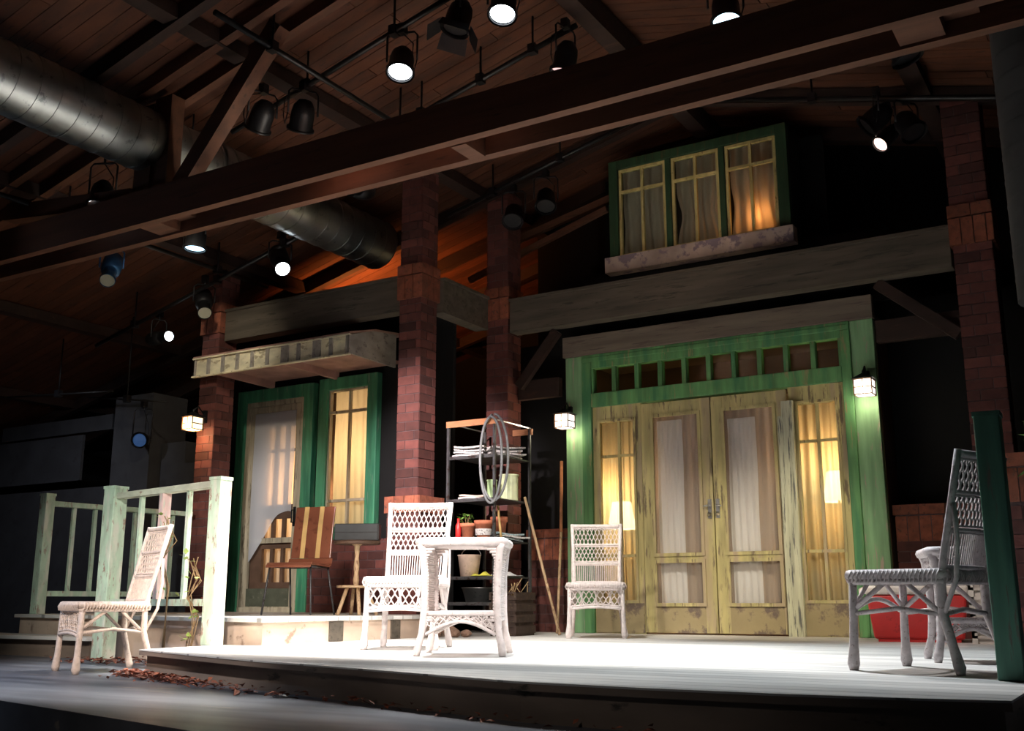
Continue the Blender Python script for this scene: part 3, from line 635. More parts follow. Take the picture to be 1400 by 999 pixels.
# awning
aw = thing('slatted_awning', 'shallow slatted wooden awning above the house door and tall window', 'awning', (-8.3, 8.75, 3.06))
AX0, AX1, AY0, AY1 = -9.17, -6.885, 8.12, 9.08
B0, T0 = 2.985, 3.175
MB().prism_x([(AY0, B0), (8.90, B0-.01), (8.90, 3.34), (8.5, 3.30), (AY0, T0)], AX1-.025, AX1).build('side_panel', 'awning_side', aw, world=True)
MB().prism_x([(AY0, B0), (8.22, B0), (8.22, T0+.015), (AY0, T0)], AX0, AX0+.025).build('side_panel', 'awning_side', aw, world=True)
MB().box(AX0+.025, AX1-.025, AY0+.022, AY0+.04, B0+.005, T0-.005).build('fascia', 'awning_slat', aw, world=True)
nb = 10; step = (AX1-AX0-.05)/nb
for i in range(nb+1):
    xa = AX0+.0+i*step; MB().box(xa, xa+(.10 if i in (6, 8) else .04), AY0, AY0+.021, B0, T0-.002).build('batten', 'awning_side', aw, world=True)
MB().box(AX0, AX1, AY0-.012, AY0+.03, B0-.016, B0).build('edge_strip', 'awning_slat', aw, world=True)
MB().box(AX0, AX1, AY0-.012, AY0+.03, T0, T0+.014).build('edge_strip', 'awning_slat', aw, world=True)
MB().prism_x([(AY0, T0+.015), (8.54, 3.30), (AY1, 3.36), (AY1, 3.385), (8.54, 3.325), (AY0, T0+.035)], -8.88, AX1).prism_x([(AY0, T0+.015), (8.235, T0+.04), (8.235, T0+.06), (AY0, T0+.035)], AX0, -8.88).build('roof_sheet', 'awning_under', aw, world=True)
MB().box(-8.88, AX1-.03, AY0+.045, AY1, B0+.075, B0+.085).box(AX0+.03, -8.88, AY0+.045, 8.235, B0+.075, B0+.085).build('soffit', 'awning_under', aw, world=True)
for x in (-8.84, -7.85): MB().prism_x([(AY0+.042, B0), (AY1, B0-.01), (AY1, B0+.12), (AY0+.042, B0+.10)], x-.02, x+.02).build('rib', 'awning_under', aw, world=True)

# ------------------------------------------------------------------ lanterns
def lantern(x, y, z, wall_pt, label, mat, e, col, s=.085):
    t = thing('wall_lantern', label, 'lantern', (x, y, z), group='square porch lanterns')
    MB().box(-s+.012, s-.012, -s+.012, s-.012, -.08, .055).build('glass_box', mat, t)
    m_ = MB()
    for i in (-1, 1):
        for j in (-1, 1): m_.box(i*s-.008*i-.005, i*s-.008*i+.005, j*s-.008*j-.005, j*s-.008*j+.005, -.085, .06)
    for zz in (-.085, -.02, .052):
        for i in (-1, 1): m_.box(-s+.004, s-.004, i*(s-.008)-.004, i*(s-.008)+.004, zz, zz+.010); m_.box(i*(s-.008)-.004, i*(s-.008)+.004, -s+.004, s-.004, zz, zz+.010)
    for i in (-1, 1): m_.box(-.004, .004, i*(s-.008)-.004, i*(s-.008)+.004, -.08, .055)
    m_.build('cage', 'dark_wood', t)
    MB().raw([(-s-.012, -s-.012, .06), (s+.012, -s-.012, .06), (s+.012, s+.012, .06), (-s-.012, s+.012, .06), (0, 0, .13)], [(3, 2, 1, 0), (0, 1, 4), (1, 2, 4), (2, 3, 4), (3, 0, 4)]).lathe([(.012, .11), (.016, .14), (0, .16)], n=10).build('lantern_roof', 'black_metal', t)
    wp = Vector(wall_pt)-Vector((x, y, z))
    m_ = MB().tube([(0, 0, .14), (wp.x*.4, wp.y*.4, .19), (wp.x*.98, wp.y*.98, .10)], .008, 6); b = wp; m_.box(b.x-.02, b.x+.02, b.y-.02, b.y+.02, .02, .16); m_.build('bracket', 'black_metal', t)
    o = point('lantern_bulb', (x, y-s-.03, z-.02), e, col, .04)
    o2 = point('lantern_bulb', (x, y, z-.13), e*1.2, col, .04)
lantern(-9.04, 8.06, 2.44, (-9.04, 8.228, 2.44), 'warm square lantern on the left brick column, by the awning end', 'lantern_warm', 7, (1, .60, .30))
lantern(-5.16, 9.54, 2.34, (-5.16, 9.66, 2.34), 'white square lantern on the left jamb of the green doorway', 'lantern_white', 2.0, (1, .85, .6))
lantern(-2.12, 9.54, 2.38, (-2.12, 9.66, 2.38), 'white square lantern on the right jamb of the green doorway', 'lantern_white', 2.0, (1, .85, .6))

# ------------------------------------------------------------------ railings
G_P = 'mint green railing posts'
def post(x, y, z0, z1, w_, mat, label, group=None):
    o = thing('railing_post', label, 'railing post', (x, y, z0))
    MB().box(-w_/2, w_/2, -w_/2, w_/2, 0, z1-z0).build('shaft', mat, o, bevel=.006); 
    MB().box(-w_/2-.004, w_/2+.004, -w_/2-.004, w_/2+.004, z1-z0-.02, z1-z0+.004).build('post_top', mat, o); return o
post(-5.93, 5.595, DZ, 1.405, .115, 'mint', 'thick mint-green railing post nearest the deck, with a vine at its foot')
post(-7.42, 5.93-.085, FZ, 1.44, .135, 'mint', 'thick mint-green corner post behind the lone wicker chair')
post(-9.25, 6.5, PZ, 1.53, .10, 'mint', 'slim green end post at the far left of the stair railing')
def rail_set(a, b, zt, zb, name_label, nb, top_mat, bmat, pink=()):
    t = thing('railing', name_label, 'railing', (a[0], a[1], PZ))
    A = Vector((a[0], a[1], 0)); B = Vector((b[0], b[1], 0)); d = B-A
    MB().bar(A+Vector((0, 0, zt)), B+Vector((0, 0, zt)), .08, .05).build('top_rail', top_mat, t, world=True, bevel=.004)
    MB().bar(A+Vector((0, 0, zb)), B+Vector((0, 0, zb)), .06, .05).build('bottom_rail', 'mint', t, world=True)
    for i in range(nb):
        p = A+d*((i+1)/(nb+1)); wd = .075 if i in pink else .035
        MB().bar((p.x, p.y, zb+.025), (p.x, p.y, zt-.025), wd, .035 if i not in pink else .05, up=d.normalized()).build('baluster', 'mint_pink' if i in pink else bmat, t, world=True)
rail_set((-9.25, 6.56), (-9.10, 8.17), 1.44, .58, 'green stair railing running back to the lantern column', 6, 'mint', 'mint', (2,))
rail_set((-7.35, 5.84), (-5.995, 5.61), 1.36, .50, 'near pale railing between the two thick mint-green posts', 3, 'rail_top', 'mint', (1,))
rp = thing('railing_post', 'tall dark green square post at the right front of the deck', 'railing post', (-.575, 4.80, DZ))
MB().box(-.05, .05, -.05, .05, 0, 1.08).build('shaft', 'dark_green_post', rp, bevel=.005)
MB().box(-.054, .054, -.054, .054, 1.065, 1.085).build('post_top', 'dark_green_post', rp)

# ------------------------------------------------------------------ wicker furniture
def lattice(mb, P, n, waves, r_=.0035, steps=20, amp=.48, under=.003, t0=0., t1=1.):
    """P(u,v)->point,normal ; vertical wavy strands forming diamonds"""
    for i in range(n+1):
        pts = []
        for k in range(steps+1):
            v = t0+(t1-t0)*k/steps
            u = (i+amp*math.sin(math.pi*waves*v)*(1 if i % 2 else -1))/n
            u = min(1, max(0, u)); p, nn = P(u, v); pts.append(p+nn*(under*(1 if (i+k) % 2 else -1)))
        mb.tube(pts, r_, 4, cap=False)
def lerp(a, b, t): return a+(b-a)*t
def make_chair(label, mat, front_lattice=True, group='white wicker dining chairs', shade=1):
    t = thing('wicker_chair', label, 'wicker chair', group=group)
    hw, hd, sz = .235, .225, .45
    # legs: the front ones straight with club feet, the rear ones splayed and running up into the back posts
    for sx in (-1, 1):
        MB().tube([(sx*.238, -.232, 0), (sx*.238, -.232, .03), (sx*.232, -.228, .11), (sx*.228, -.222, .26), (sx*.226, -.215, sz-.01)], [.020, .029, .021, .019, .019], 9).build('leg', mat, t)
        MB().tube([(sx*.236, .275, 0), (sx*.234, .272, .03), (sx*.222, .245, .12), (sx*.208, .205, .26), (sx*.204, .205, .40), (sx*.204, .225, .52), (sx*.212, .29, .78), (sx*.222, .345, 1.0)], [.018, .026, .020, .022, .020, .016, .016, .016], 9).build('leg', mat, t)
    # seat: rolled woven rim and a woven field
    m_ = MB()
    rim = [(-hw, -hd), (hw, -hd), (hw-.02, hd-.01), (-hw+.02, hd-.01)]
    pts = []
    for i in range(4):
        a = rim[i]; b = rim[(i+1) % 4]
        for k in range(8):
            f = k/8; bow = .018*math.sin(math.pi*f) if i == 0 else 0
            pts.append((lerp(a[0], b[0], f), lerp(a[1], b[1], f)-bow, sz-.005))
    m_.tube(pts, .024, 8, closed=True); m_.tube([(x, y, z-.035) for x, y, z in pts], .014, 6, closed=True)
    # wrapping twists on the rim
    for i in range(0, 4):
        a = rim[i]; b = rim[(i+1) % 4]
        for k in range(22):
            f = (k+.5)/22; bow = .018*math.sin(math.pi*f) if i == 0 else 0
            c = Vector((lerp(a[0], b[0], f), lerp(a[1], b[1], f)-bow, sz-.008)); d = (Vector((b[0], b[1], 0))-Vector((a[0], a[1], 0))).normalized(); nrm = Vector((d.y, -d.x, 0))
            m_.tube([c+nrm*.020+Vector((0, 0, -.034))-d*.008, c+nrm*.028+Vector((0, 0, -.008)), c+nrm*.014+Vector((0, 0, .021))+d*.008, c-nrm*.012+Vector((0, 0, .021))+d*.012], .004, 4, cap=False)
    m_.build('seat_rim', mat, t)
    m_ = MB(); n = 26
    for i in range(n):
        f = (i+.5)/n; x = lerp(-hw+.015, hw-.015, f); pts = []
        for k in range(27): y = lerp(-hd, hd-.01, k/26); pts.append((x, y, sz+.006+.003*(1 if (i+k) % 2 else -1)))
        m_.tube(pts, .0062, 4, cap=False)
        y = lerp(-hd+.01, hd-.02, f)
        m_.tube([(lerp(-hw+.01, hw-.01, k/13), y, sz+.006) for k in range(14)], .0055, 4, cap=False)
    m_.box(-hw+.01, hw-.01, -hd+.005, hd-.015, sz-.012, sz+.002)
    m_.build('seat', mat, t)
    # back
    def BP(u, v):
        z = lerp(.475, .99, v); y = .225+(z-.52)*.248+.022*math.sin(math.pi*u)+.0; wx = lerp(.195, .214, v)
        return Vector((lerp(-wx, wx, u), y, z)), Vector((0, -1, .25)).normalized()
    m_ = MB()
    lattice(m_, BP, 24, 12, t0=.665, t1=.93, steps=48, r_=.0046)
    lattice(m_, BP, 24, 14, t0=.36, t1=.62, steps=56, r_=.0046)
    for i in range(23):
        pts = [BP((i+.5)/23, lerp(.0, .32, k/4))[0] for k in range(5)]; m_.tube(pts, .0042, 4, cap=False)
    m_.build('back_weave', mat, t)
    m_ = MB()
    for v, r_ in ((0.0, .011), (.325, .011), (.652, .011), (.985, .019)): m_.tube([BP(k/12, v)[0] for k in range(13)], r_, 8)
    for v in (.94, .30, .62, .36): m_.tube([BP(k/12, v)[0] for k in range(13)], .006, 5)
    # woven band under the top rail
    for k in range(24): m_.tube([BP((k+.3)/24, .93)[0], BP((k+.7)/24, 1.0)[0]+Vector((0, -.012, 0))], .005, 4, cap=False)
    for sx in (0, 1):
        m_.tube([BP(sx, k/10)[0] for k in range(11)], .010, 6)
    m_.build('back_frame', mat, t)
    # second rear rod each side
    for sx in (-1, 1): MB().tube([(sx*.214, .215, .27), (sx*.222, .285, .42), (sx*.222, .305, .60), (sx*.217, .30, .76)], .011, 6).build('back_rod', mat, t)
    # apron panels and braces
    if front_lattice:
        def AP(u, v):
            return Vector((lerp(-.215, .215, u), -.232+.0, lerp(.245+.015*math.sin(math.pi*u), .42, v))), Vector((0, -1, 0))
        m_ = MB(); lattice(m_, AP, 18, 4, r_=.0048, steps=20); lattice(m_, AP, 7, 1, r_=.006, steps=10)
        m_.tube([AP(k/12, 0)[0] for k in range(13)], .012, 6); m_.tube([AP(k/12, 0)[0]+Vector((0, 0, .02)) for k in range(13)], .008, 6)
        m_.build('apron', mat, t)
    else:
        m_ = MB(); m_.tube([(lerp(-.215, .215, k/12), -.232, .275+.055*math.sin(math.pi*k/12)) for k in range(13)], .012, 6); m_.build('apron', mat, t)
        for sx in (-1, 1): MB().tube([(sx*.222, -.222, .29), (sx*.07, -.226, .415)], .011, 6).build('brace', mat, t)
    for sx in (-1, 1):
        MB().tube([(sx*.226, -.218, .285), (sx*.216, -.05, .415)], .012, 6).build('brace', mat, t)
        MB().tube([(sx*.208, .19, .27), (sx*.214, .04, .41)], .012, 6).build('brace', mat, t)
        MB().tube([(sx*.228, -.22, .262), (sx*.216, 0, .288), (sx*.207, .205, .262)], .012, 6).build('stretcher', mat, t)
    MB().tube([(-.207, .205, .262), (0, .20, .285), (.207, .205, .262)], .012, 6).build('stretcher', mat, t)
    return t
def face(o, x, y, z, fx, fy): o.location = (x, y, z); o.rotation_euler = (0, 0, math.atan2(fx, -fy)); return o
ch = make_chair('white wicker chair with a lattice back, standing beside the wicker table on the deck', 'wicker'); face(ch, -4.41, 5.90, DZ, .40, -.91)
c3 = copy_tree(ch); c3['label'] = 'white wicker chair facing forward alone in front of the left sidelight window'; face(c3, -4.30, 8.50, DZ, .43, -.90)
c1 = make_chair('tan-tinted wicker chair standing alone on the lower stage floor by the mint railing', 'wicker_tan', True); face(c1, -6.31, 4.96, FZ, -.36, -.93)
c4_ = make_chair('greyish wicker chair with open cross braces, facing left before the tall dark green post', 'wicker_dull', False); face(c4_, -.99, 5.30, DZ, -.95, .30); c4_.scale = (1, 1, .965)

def make_table(label, mat, h=.67, wx=.25, wy=.21, group='wicker side tables', solid=True):
    t = thing('wicker_table', label, 'wicker table', group=group)
    m_ = MB(); m_.box(-wx+.005, wx-.005, -wy+.005, wy-.005, h-.04, h-.006)
    cor = [(-wx, -wy), (wx, -wy), (wx, wy), (-wx, wy)]; pts = []
    for i in range(4):
        a, b = cor[i], cor[(i+1) % 4]
        for k in range(8): pts.append((lerp(a[0], b[0], (k+.5)/8), lerp(a[1], b[1], (k+.5)/8), h-.02))
    m_.tube(pts, .026, 8, closed=True)
    for i in range(24):
        f = (i+.5)/24; m_.tube([(lerp(-wx, wx, f), lerp(-wy, wy, k/20), h-.004+.0025*(1 if (i+k) % 2 else -1)) for k in range(21)], .006, 4, cap=False)
    m_.build('tabletop', mat, t)
    s = h/.67
    def prof(sx, sy): return [(sx*(wx-.0), sy*(wy+.01), 0), (sx*(wx-.004), sy*(wy+.006), .03), (sx*(wx-.025), sy*(wy-.02), .13*s), (sx*(wx-.035), sy*(wy-.03), .25*s), (sx*(wx-.035), sy*(wy-.03), .45*s), (sx*(wx-.022), sy*(wy-.012), .60*s), (sx*(wx-.01), sy*(wy-.008), h-.03)]
    for sx in (-1, 1):
        for sy in (-1, 1): MB().tube(prof(sx, sy), [.019, .024, .020, .022, .022, .022, .022], 9).build('leg', mat, t)
    # solid woven side panels, waisted
    for sx in (-1, 1):
        if not solid: break
        m_ = MB(); rows = 34
        a = prof(sx, -1); b = prof(sx, 1)
        def at_z(pr, z):
            for p, q in zip(pr[:-1], pr[1:]):
                if p[2] <= z <= q[2]: f = (z-p[2])/(q[2]-p[2]); return Vector(p).lerp(Vector(q), f)
            return Vector(pr[-1])
        for k in range(rows):
            z = lerp(.20*s, h-.05, k/(rows-1)); p = at_z(a, z); q = at_z(b, z)
            m_.tube([p.lerp(q, i/16)+Vector((.004*(1 if (i+k) % 2 else -1), 0, 0)) for i in range(17)], .0072, 4, cap=False)
        m_.build('side_panel', mat, t)
    # front and back: corner gussets and a lower arched lattice apron
    if not solid:
        for ax, s_ in ((0, -1), (0, 1), (1, -1), (1, 1)):
            def QP(u, v): return (Vector((lerp(-wx+.02, wx-.02, u), s_*(wy-.012), lerp(h-.17, h-.045, v))) if ax == 0 else Vector((s_*(wx-.012), lerp(-wy+.02, wy-.02, u), lerp(h-.17, h-.045, v)))), Vector((0, 0, 0))
            m_ = MB(); lattice(m_, QP, 12, 3, r_=.0045, steps=14); m_.tube([QP(0, 0)[0], QP(1, 0)[0]], .009, 6); m_.build('top_apron', mat, t)
    for sy in (-1, 1):
        for sx in (-1, 1):
            if not solid: break
            m_ = MB()
            for k in range(26):
                z = lerp(.20*s, h-.045, k/25); pr = prof(sx, sy)
                for p, q in zip(pr[:-1], pr[1:]):
                    if p[2] <= z <= q[2]: c = Vector(p).lerp(Vector(q), (z-p[2])/(q[2]-p[2]))
                f = k/25; wdt = .026+.075*max(0, (f-.78)/.22)**2+.03*max(0, (.12-f)/.12)
                m_.tube([c, c+Vector((-sx*wdt, 0, 0))], .0078, 4)
            m_.build('gusset', mat, t)
        def AP(u, v): return Vector((lerp(-wx+.045, wx-.045, u), sy*(wy-.028), lerp(.12*s+.075*s*math.sin(math.pi*u), .24*s, v))), Vector((0, -1, 0))
        m_ = MB(); lattice(m_, AP, 18, 3, r_=.0045, steps=12); lattice(m_, AP, 12, 2, r_=.0045, steps=12)
        m_.tube([AP(k/14, 0)[0] for k in range(15)], .012, 6); m_.tube([AP(k/14, 1)[0] for k in range(15)], .016, 6)
        m_.build('apron', mat, t)
    MB().box(-wx+.05, wx-.05, -wy+.035, wy-.035, .235*s, .25*s).build('lower_shelf', mat, t)
    return t
tb = make_table('white wicker side table blown bright by the stage light, at the middle of the deck', 'wicker'); face(tb, -3.62, 5.41, DZ, .44, -.90)
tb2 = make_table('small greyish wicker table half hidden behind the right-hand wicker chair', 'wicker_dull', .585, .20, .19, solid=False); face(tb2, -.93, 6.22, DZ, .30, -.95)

# ------------------------------------------------------------------ plywood chair and stool on the platform
t = thing('shell_chair', 'brown moulded chair with two yellow stripes and thin metal legs on the porch', 'chair'); face(t, -6.60, 7.22, PZ, .237, -.967)
def shell(x0, x1, mb, dz=0):
    prof = [(-.22, .425), (-.19, .452), (-.05, .445), (.12, .435), (.17, .45), (.19, .50)]
    vs = []
    for y, z in prof:
        for x in (x0, x1): vs.append((x, y, z+dz+.0)); vs.append((x, y, z+dz-.02))
    fs = []
    for i in range(len(prof)-1):
        a = i*4; b = a+4; fs += [(a, a+2, b+2, b), (a+1, b+1, b+3, a+3), (a, b, b+1, a+1), (a+2, a+3, b+3, b+2)]
    fs += [(0, 1, 3, 2), (len(vs)-4, len(vs)-2, len(vs)-1, len(vs)-3)]; mb.raw(vs, fs, True)
def backshell(x0, x1, mb, dy=0, th=.016, top=.97):
    prof = [(.185, .50), (.20, .62), (.225, .80), (.255, top)]; vs = []
    for y, z in prof:
        for x in (x0, x1): vs.append((x, y+dy-.004*((x/.2)**2), z)); vs.append((x, y+dy+th, z))
    fs = []
    for i in range(len(prof)-1):
        a = i*4; b = a+4; fs += [(a, a+2, b+2, b), (a+1, b+1, b+3, a+3), (a, b, b+1, a+1), (a+2, a+3, b+3, b+2)]
    fs += [(0, 1, 3, 2), (len(vs)-4, len(vs)-2, len(vs)-1, len(vs)-3)]; mb.raw(vs, fs, False)
m_ = MB(); shell(-.22, .22, m_); m_.build('seat', 'brown_shell', t, bevel=.004)
m_ = MB(); backshell(-.20, .20, m_); b_ = m_.build('backrest', 'brown_shell', t, bevel=.006)
for xa in (-.085, .07): m_ = MB(); backshell(xa-.022, xa+.022, m_, -.008, .007, .972); m_.build('stripe', 'yellow_stripe', b_)
for sx in (-1, 1):
    MB().tube([(sx*.24, -.22, 0), (sx*.2, -.18, .42)], .009, 7).build('leg', 'shelf_metal', t); MB().tube([(sx*.22, .26, 0), (sx*.19, .16, .42)], .009, 7).build('leg', 'shelf_metal', t)
MB().tube([(-.2, -.18, .415), (.2, -.18, .415)], .008, 6).tube([(-.19, .16, .415), (.19, .16, .415)], .008, 6).tube([(-.2, -.18, .415), (-.19, .16, .415)], .008, 6).tube([(.2, -.18, .415), (.19, .16, .415)], .008, 6).build('leg_frame', 'shelf_metal', t)
t = thing('pedestal_table', 'small round pedestal table with splayed tan legs on the porch, beside the brown chair', 'table', (-6.17, 7.48, PZ))
MB().lathe([(0, .615), (.205, .615), (.21, .63), (.205, .645), (0, .645)], n=24).build('tabletop', 'dark_wood', t)
MB().lathe([(.02, .25), (.028, .30), (.02, .36), (.027, .42), (.018, .50), (.026, .60), (.05, .615)], n=12).build('pedestal', 'tan_wood', t)
MB().lathe([(0, .235), (.17, .235), (.17, .255), (0, .255)], n=18).build('lower_shelf', 'tan_wood', t)
for a in (20, 140, 260, 320): MB().tube([(.20*math.cos(R(a)), .20*math.sin(R(a)), 0), (.10*math.cos(R(a)), .10*math.sin(R(a)), .236)], .017, 7).build('leg', 'tan_wood', t)
t = thing('slate_box', 'shallow dark slate-coloured box on top of the pedestal table', 'box', (-6.17, 7.48, PZ+.6475), R(28))
MB().box(-.20, .20, -.055, .055, 0, .15).build('case', 'slate', t, bevel=.008); MB().box(.185, .203, -.057, .057, .01, .14).box(-.2, .2, -.058, -.054, .07, .076).build('edge_trim', 'pipe_metal', t)

# ------------------------------------------------------------------ shelf unit and its contents
SX0, SX1, SY0, SY1 = -5.955, -5.415, 8.58, 9.25
sh = thing('metal_shelf_unit', 'dark metal shelf unit with orange wooden top rails, right of the brick column', 'shelf unit', ((SX0+SX1)/2, (SY0+SY1)/2, DZ))
for x in (SX0, SX1):
    for y in (SY0, SY1): MB().box(x-.012, x+.012, y-.012, y+.012, DZ, 2.24).build('post', 'shelf_metal', sh, world=True)
SH = [.50, .74, 1.08, 1.48, 1.90]
for z in SH:
    m_ = MB(); m_.box(SX0, SX1, SY0, SY1, z-.012, z); m_.frame(SX0, SX1, z-.03, z-.012, .01, SY0, SY0+.01); m_.build('shelf_board', 'shelf_metal', sh, world=True)
MB().box(SX0-.015, SX1+.02, SY0-.02, SY0+.005, 2.19, 2.25).build('top_rail', 'orange_wood', sh, world=True); MB().box(SX1-.2, SX1+.03, SY1-.005, SY1+.02, 2.17, 2.23).build('top_rail', 'orange_wood', sh, world=True)
MB().bar((SX1, SY0, 2.235), (SX1, SY1, 2.235), .012, .012).bar((SX0, SY0, 2.235), (SX0, SY1, 2.235), .012, .012).build('side_wire', 'steel', sh, world=True)
def item(name, label, cat, loc, rz, parts, group=None):
    t = thing(name, label, cat, loc, rz, group)
    for pn, mb, mt in parts: mb.build(pn, mt, t)
    return t
def tin(r_, h, lid=True): return MB().lathe([(0, 0), (r_, 0), (r_, .006), (r_*.97, .01), (r_*.97, h-.012), (r_, h-.008), (r_, h), (0, h)] , n=20)
item('paint_tin', 'large cream paint tin on the middle shelf, by the right post', 'paint tin', (-5.52, 9.02, 1.48), 0, [('can', tin(.095, .26), 'tin_cream'), ('rim', MB().lathe([(.097, .245), (.101, .25), (.101, .262), (.09, .262)], n=20), 'tin_cream')])
item('paint_tin', 'small green paint tin beside the larger cream tin', 'paint tin', (-5.58, 8.80, 1.48), 0, [('can', tin(.05, .19), 'tin_green'), ('rim', MB().lathe([(.051, .18), (.055, .185), (.055, .193), (.045, .193)], n=16), 'tin_green')])
# newspapers
def papers(x, y, z, n, label, mats, rz0, w_=.34, d_=.24, name='newspaper', grp=None, cat='newspaper'):
    for k in range(n):
        m_ = MB(); th = .016; vs = []
        nx = 8
        for i in range(nx+1):
            u = i/nx; zz = .008*math.sin(math.pi*u*1.5+k); vs += [(-w_/2+w_*u, -d_/2, zz), (-w_/2+w_*u, d_/2, zz), (-w_/2+w_*u, -d_/2, zz+th), (-w_/2+w_*u, d_/2, zz+th)]
        fs = []
        for i in range(nx): a = i*4; b = a+4; fs += [(a, b, b+1, a+1), (a+2, a+3, b+3, b+2), (a, a+2, b+2, b), (a+1, b+1, b+3, a+3)]
        fs += [(0, 1, 3, 2), (nx*4, nx*4+2, nx*4+3, nx*4+1)]
        m_.raw(vs, fs); o = m_.build(name, mats[k % len(mats)]); o.location = (x+random.uniform(-.03, .03), y+random.uniform(-.03, .03), z+.010+k*.026); o.rotation_euler = (0, 0, rz0+random.uniform(-.3, .3)); tag(o, label[k] if isinstance(label, list) else label, cat, grp)
papers(-5.80, 8.78, 1.90, 4, 'folded newspaper in the pile at the left of the top shelf', ['paper', 'paper'], .3, .30, .26, grp='newspapers piled on the top shelf at left')
papers(-5.56, 8.96, 1.90, 4, 'folded newspaper in the pile at the right of the top shelf', ['paper', 'paper'], 1.2, .36, .24, grp='newspapers piled on the top shelf at right')
papers(-5.78, 8.82, 1.48, 2, ['crumpled paper lying flat at the left of the middle shelf', 'crumpled paper on top of another on the middle shelf'], ['paper', 'bucket_beige'], .1, .28, .2, name='crumpled_paper', cat='paper')
papers(-5.54, 8.98, 1.08, 3, 'blue and white magazine in the slanting pile below the paint tins', ['paper_blue', 'paper'], 1.3, .36, .26, name='magazine', grp='magazines below the paint tins', cat='magazine')
def pot(r_, h): return MB().lathe([(0, 0), (r_*.7, 0), (r_*.95, h*.8), (r_*1.08, h*.8), (r_*1.1, h), (r_*.95, h), (r_*.85, h*.85), (0, h*.82)], n=18)
for i, (x, y, z, r_, h, lb) in enumerate(((-5.60, 8.68, 1.08, .085, .19, 'terracotta flowerpot with a pale label patch, on the fourth shelf at centre'), (-5.79, 8.70, 1.08, .075, .17, 'terracotta flowerpot left of the labelled one on the shelf'), (-5.58, 8.93, 1.08, .08, .24, 'taller terracotta flowerpot stack behind, under the hose loop'))):
    pt = item('flowerpot', lb, 'flowerpot', (x, y, z), 0, [('pot_body', pot(r_, h), 'terracotta')])
    if i == 0: MB().lathe([(.078, .05), (.082, .11)], n=18).build('paper_label', 'paper', pt)
item('red_bottle', 'slim red bottle standing at the left on the flowerpot shelf', 'bottle', (-5.88, 8.66, 1.08), 0, [('bottle_body', MB().lathe([(0, 0), (.028, 0), (.028, .15), (.012, .18), (.012, .22), (0, .22)], n=14), 'red_plastic')])
item('glass_jar', 'dark glass jar among the flowerpots on the shelf', 'jar', (-5.70, 8.86, 1.08), 0, [('jar_body', MB().lathe([(0, 0), (.06, 0), (.062, .13), (.05, .15), (0, .15)], n=16), 'slate'), ('lid', MB().lathe([(.053, .15), (.053, .17), (0, .17)], n=16), 'steel')])
# small plant on shelf
def leafy(t, n, rad, h, mat, lf=.05, seedv=1, zbase=0.):
    rnd = random.Random(seedv); m_ = MB(); st = MB()
    for k in range(n):
        a = rnd.uniform(0, 6.28); rr = rad*math.sqrt(rnd.random()); z = zbase+h*rnd.uniform(.25, 1); c = Vector((rr*math.cos(a), rr*math.sin(a), z))
        d = Vector((math.cos(a+rnd.uniform(-1, 1)), math.sin(a+rnd.uniform(-1, 1)), rnd.uniform(-.5, .5))).normalized(); s_ = d.cross(Vector((0, 0, 1))).normalized()*lf*.35; e = c+d*lf
        mid = c+d*lf*.45+Vector((0, 0, lf*.12)); m_.raw([c, mid+s_, e, mid-s_, mid], [(0, 1, 4), (1, 2, 4), (2, 3, 4), (3, 0, 4)])
        if k % 3 == 0: st.tube([(0, 0, zbase), c*.5+Vector((0, 0, zbase*.5+.02)), c], .003, 4, cap=False)
    m_.build('foliage', mat, t); st.build('stem', 'twig', t)
t = item('potted_plant', 'small green plant in a pot at the left of the flowerpot shelf', 'potted plant', (-5.87, 8.80, 1.08), 0, [('plant_pot', pot(.05, .09), 'terracotta')]); leafy(t, 36, .07, .2, 'leaf_green', .06, 3, .07)
item('beige_bucket', 'beige bucket on the low shelf, seen through the wicker table', 'bucket', (-5.80, 8.74, .74), 0, [('bucket_body', MB().lathe([(0, 0), (.085, 0), (.112, .20), (.118, .205), (.112, .21), (.10, .2), (.08, .02), (0, .02)], n=20), 'bucket_beige'), ('bail', MB().tube([(.115*math.cos(R(a)), .03, .2+.08*math.sin(R(a))) for a in range(0, 181, 15)], .004, 5), 'steel')])
item('metal_basin', 'grey metal basin under the low shelf', 'basin', (-5.72, 8.80, .50), 0, [('basin_body', MB().lathe([(0, 0), (.13, 0), (.17, .13), (.18, .135), (.165, .14), (.12, .02), (0, .02)], n=22), 'galv')])
def rag(name, label, x, y, z, mat, w_=.16, cat='cloth'):
    m_ = MB(); n = 10; vs = []; fs = []
    for j in range(n+1):
        for i in range(n+1):
            u, v = i/n-.5, j/n-.5; e = 1-max(abs(u), abs(v))*2
            vs.append((u*w_*1.3+.01*math.sin(9*v), v*w_, .006+.05*e*(.6+.4*math.sin(11*u+5*v))))
    for j in range(n):
        for i in range(n): a = j*(n+1)+i; fs.append((a, a+1, a+n+2, a+n+1))
    nb = len(vs); m_.raw(vs, fs, True); m_.raw([(-.65*w_, -.5*w_, 0), (.65*w_, -.5*w_, 0), (.65*w_, .5*w_, 0), (-.65*w_, .5*w_, 0)], [(0, 1, 2, 3)])
    o = m_.build(name, mat); o.location = (x, y, z); tag(o, label, cat)
rag('yellow_cloth', 'yellow cloth crumpled on the low shelf beside the bucket', -5.62, 8.70, .742, 'yellow_cloth')
rag('white_cloth', 'white and blue cloth crumpled at the right of the low shelf', -5.50, 8.92, .742, 'cloth_white', .24)
item('orange_stick', 'orange wooden stick leaning on the shelf near the magazines', 'stick', (-5.46, 8.78, 1.08), 0, [('stick_body', MB().tube([(0, 0, 0), (-.04, .0, .34)], .012, 6), 'yellow_stripe')])
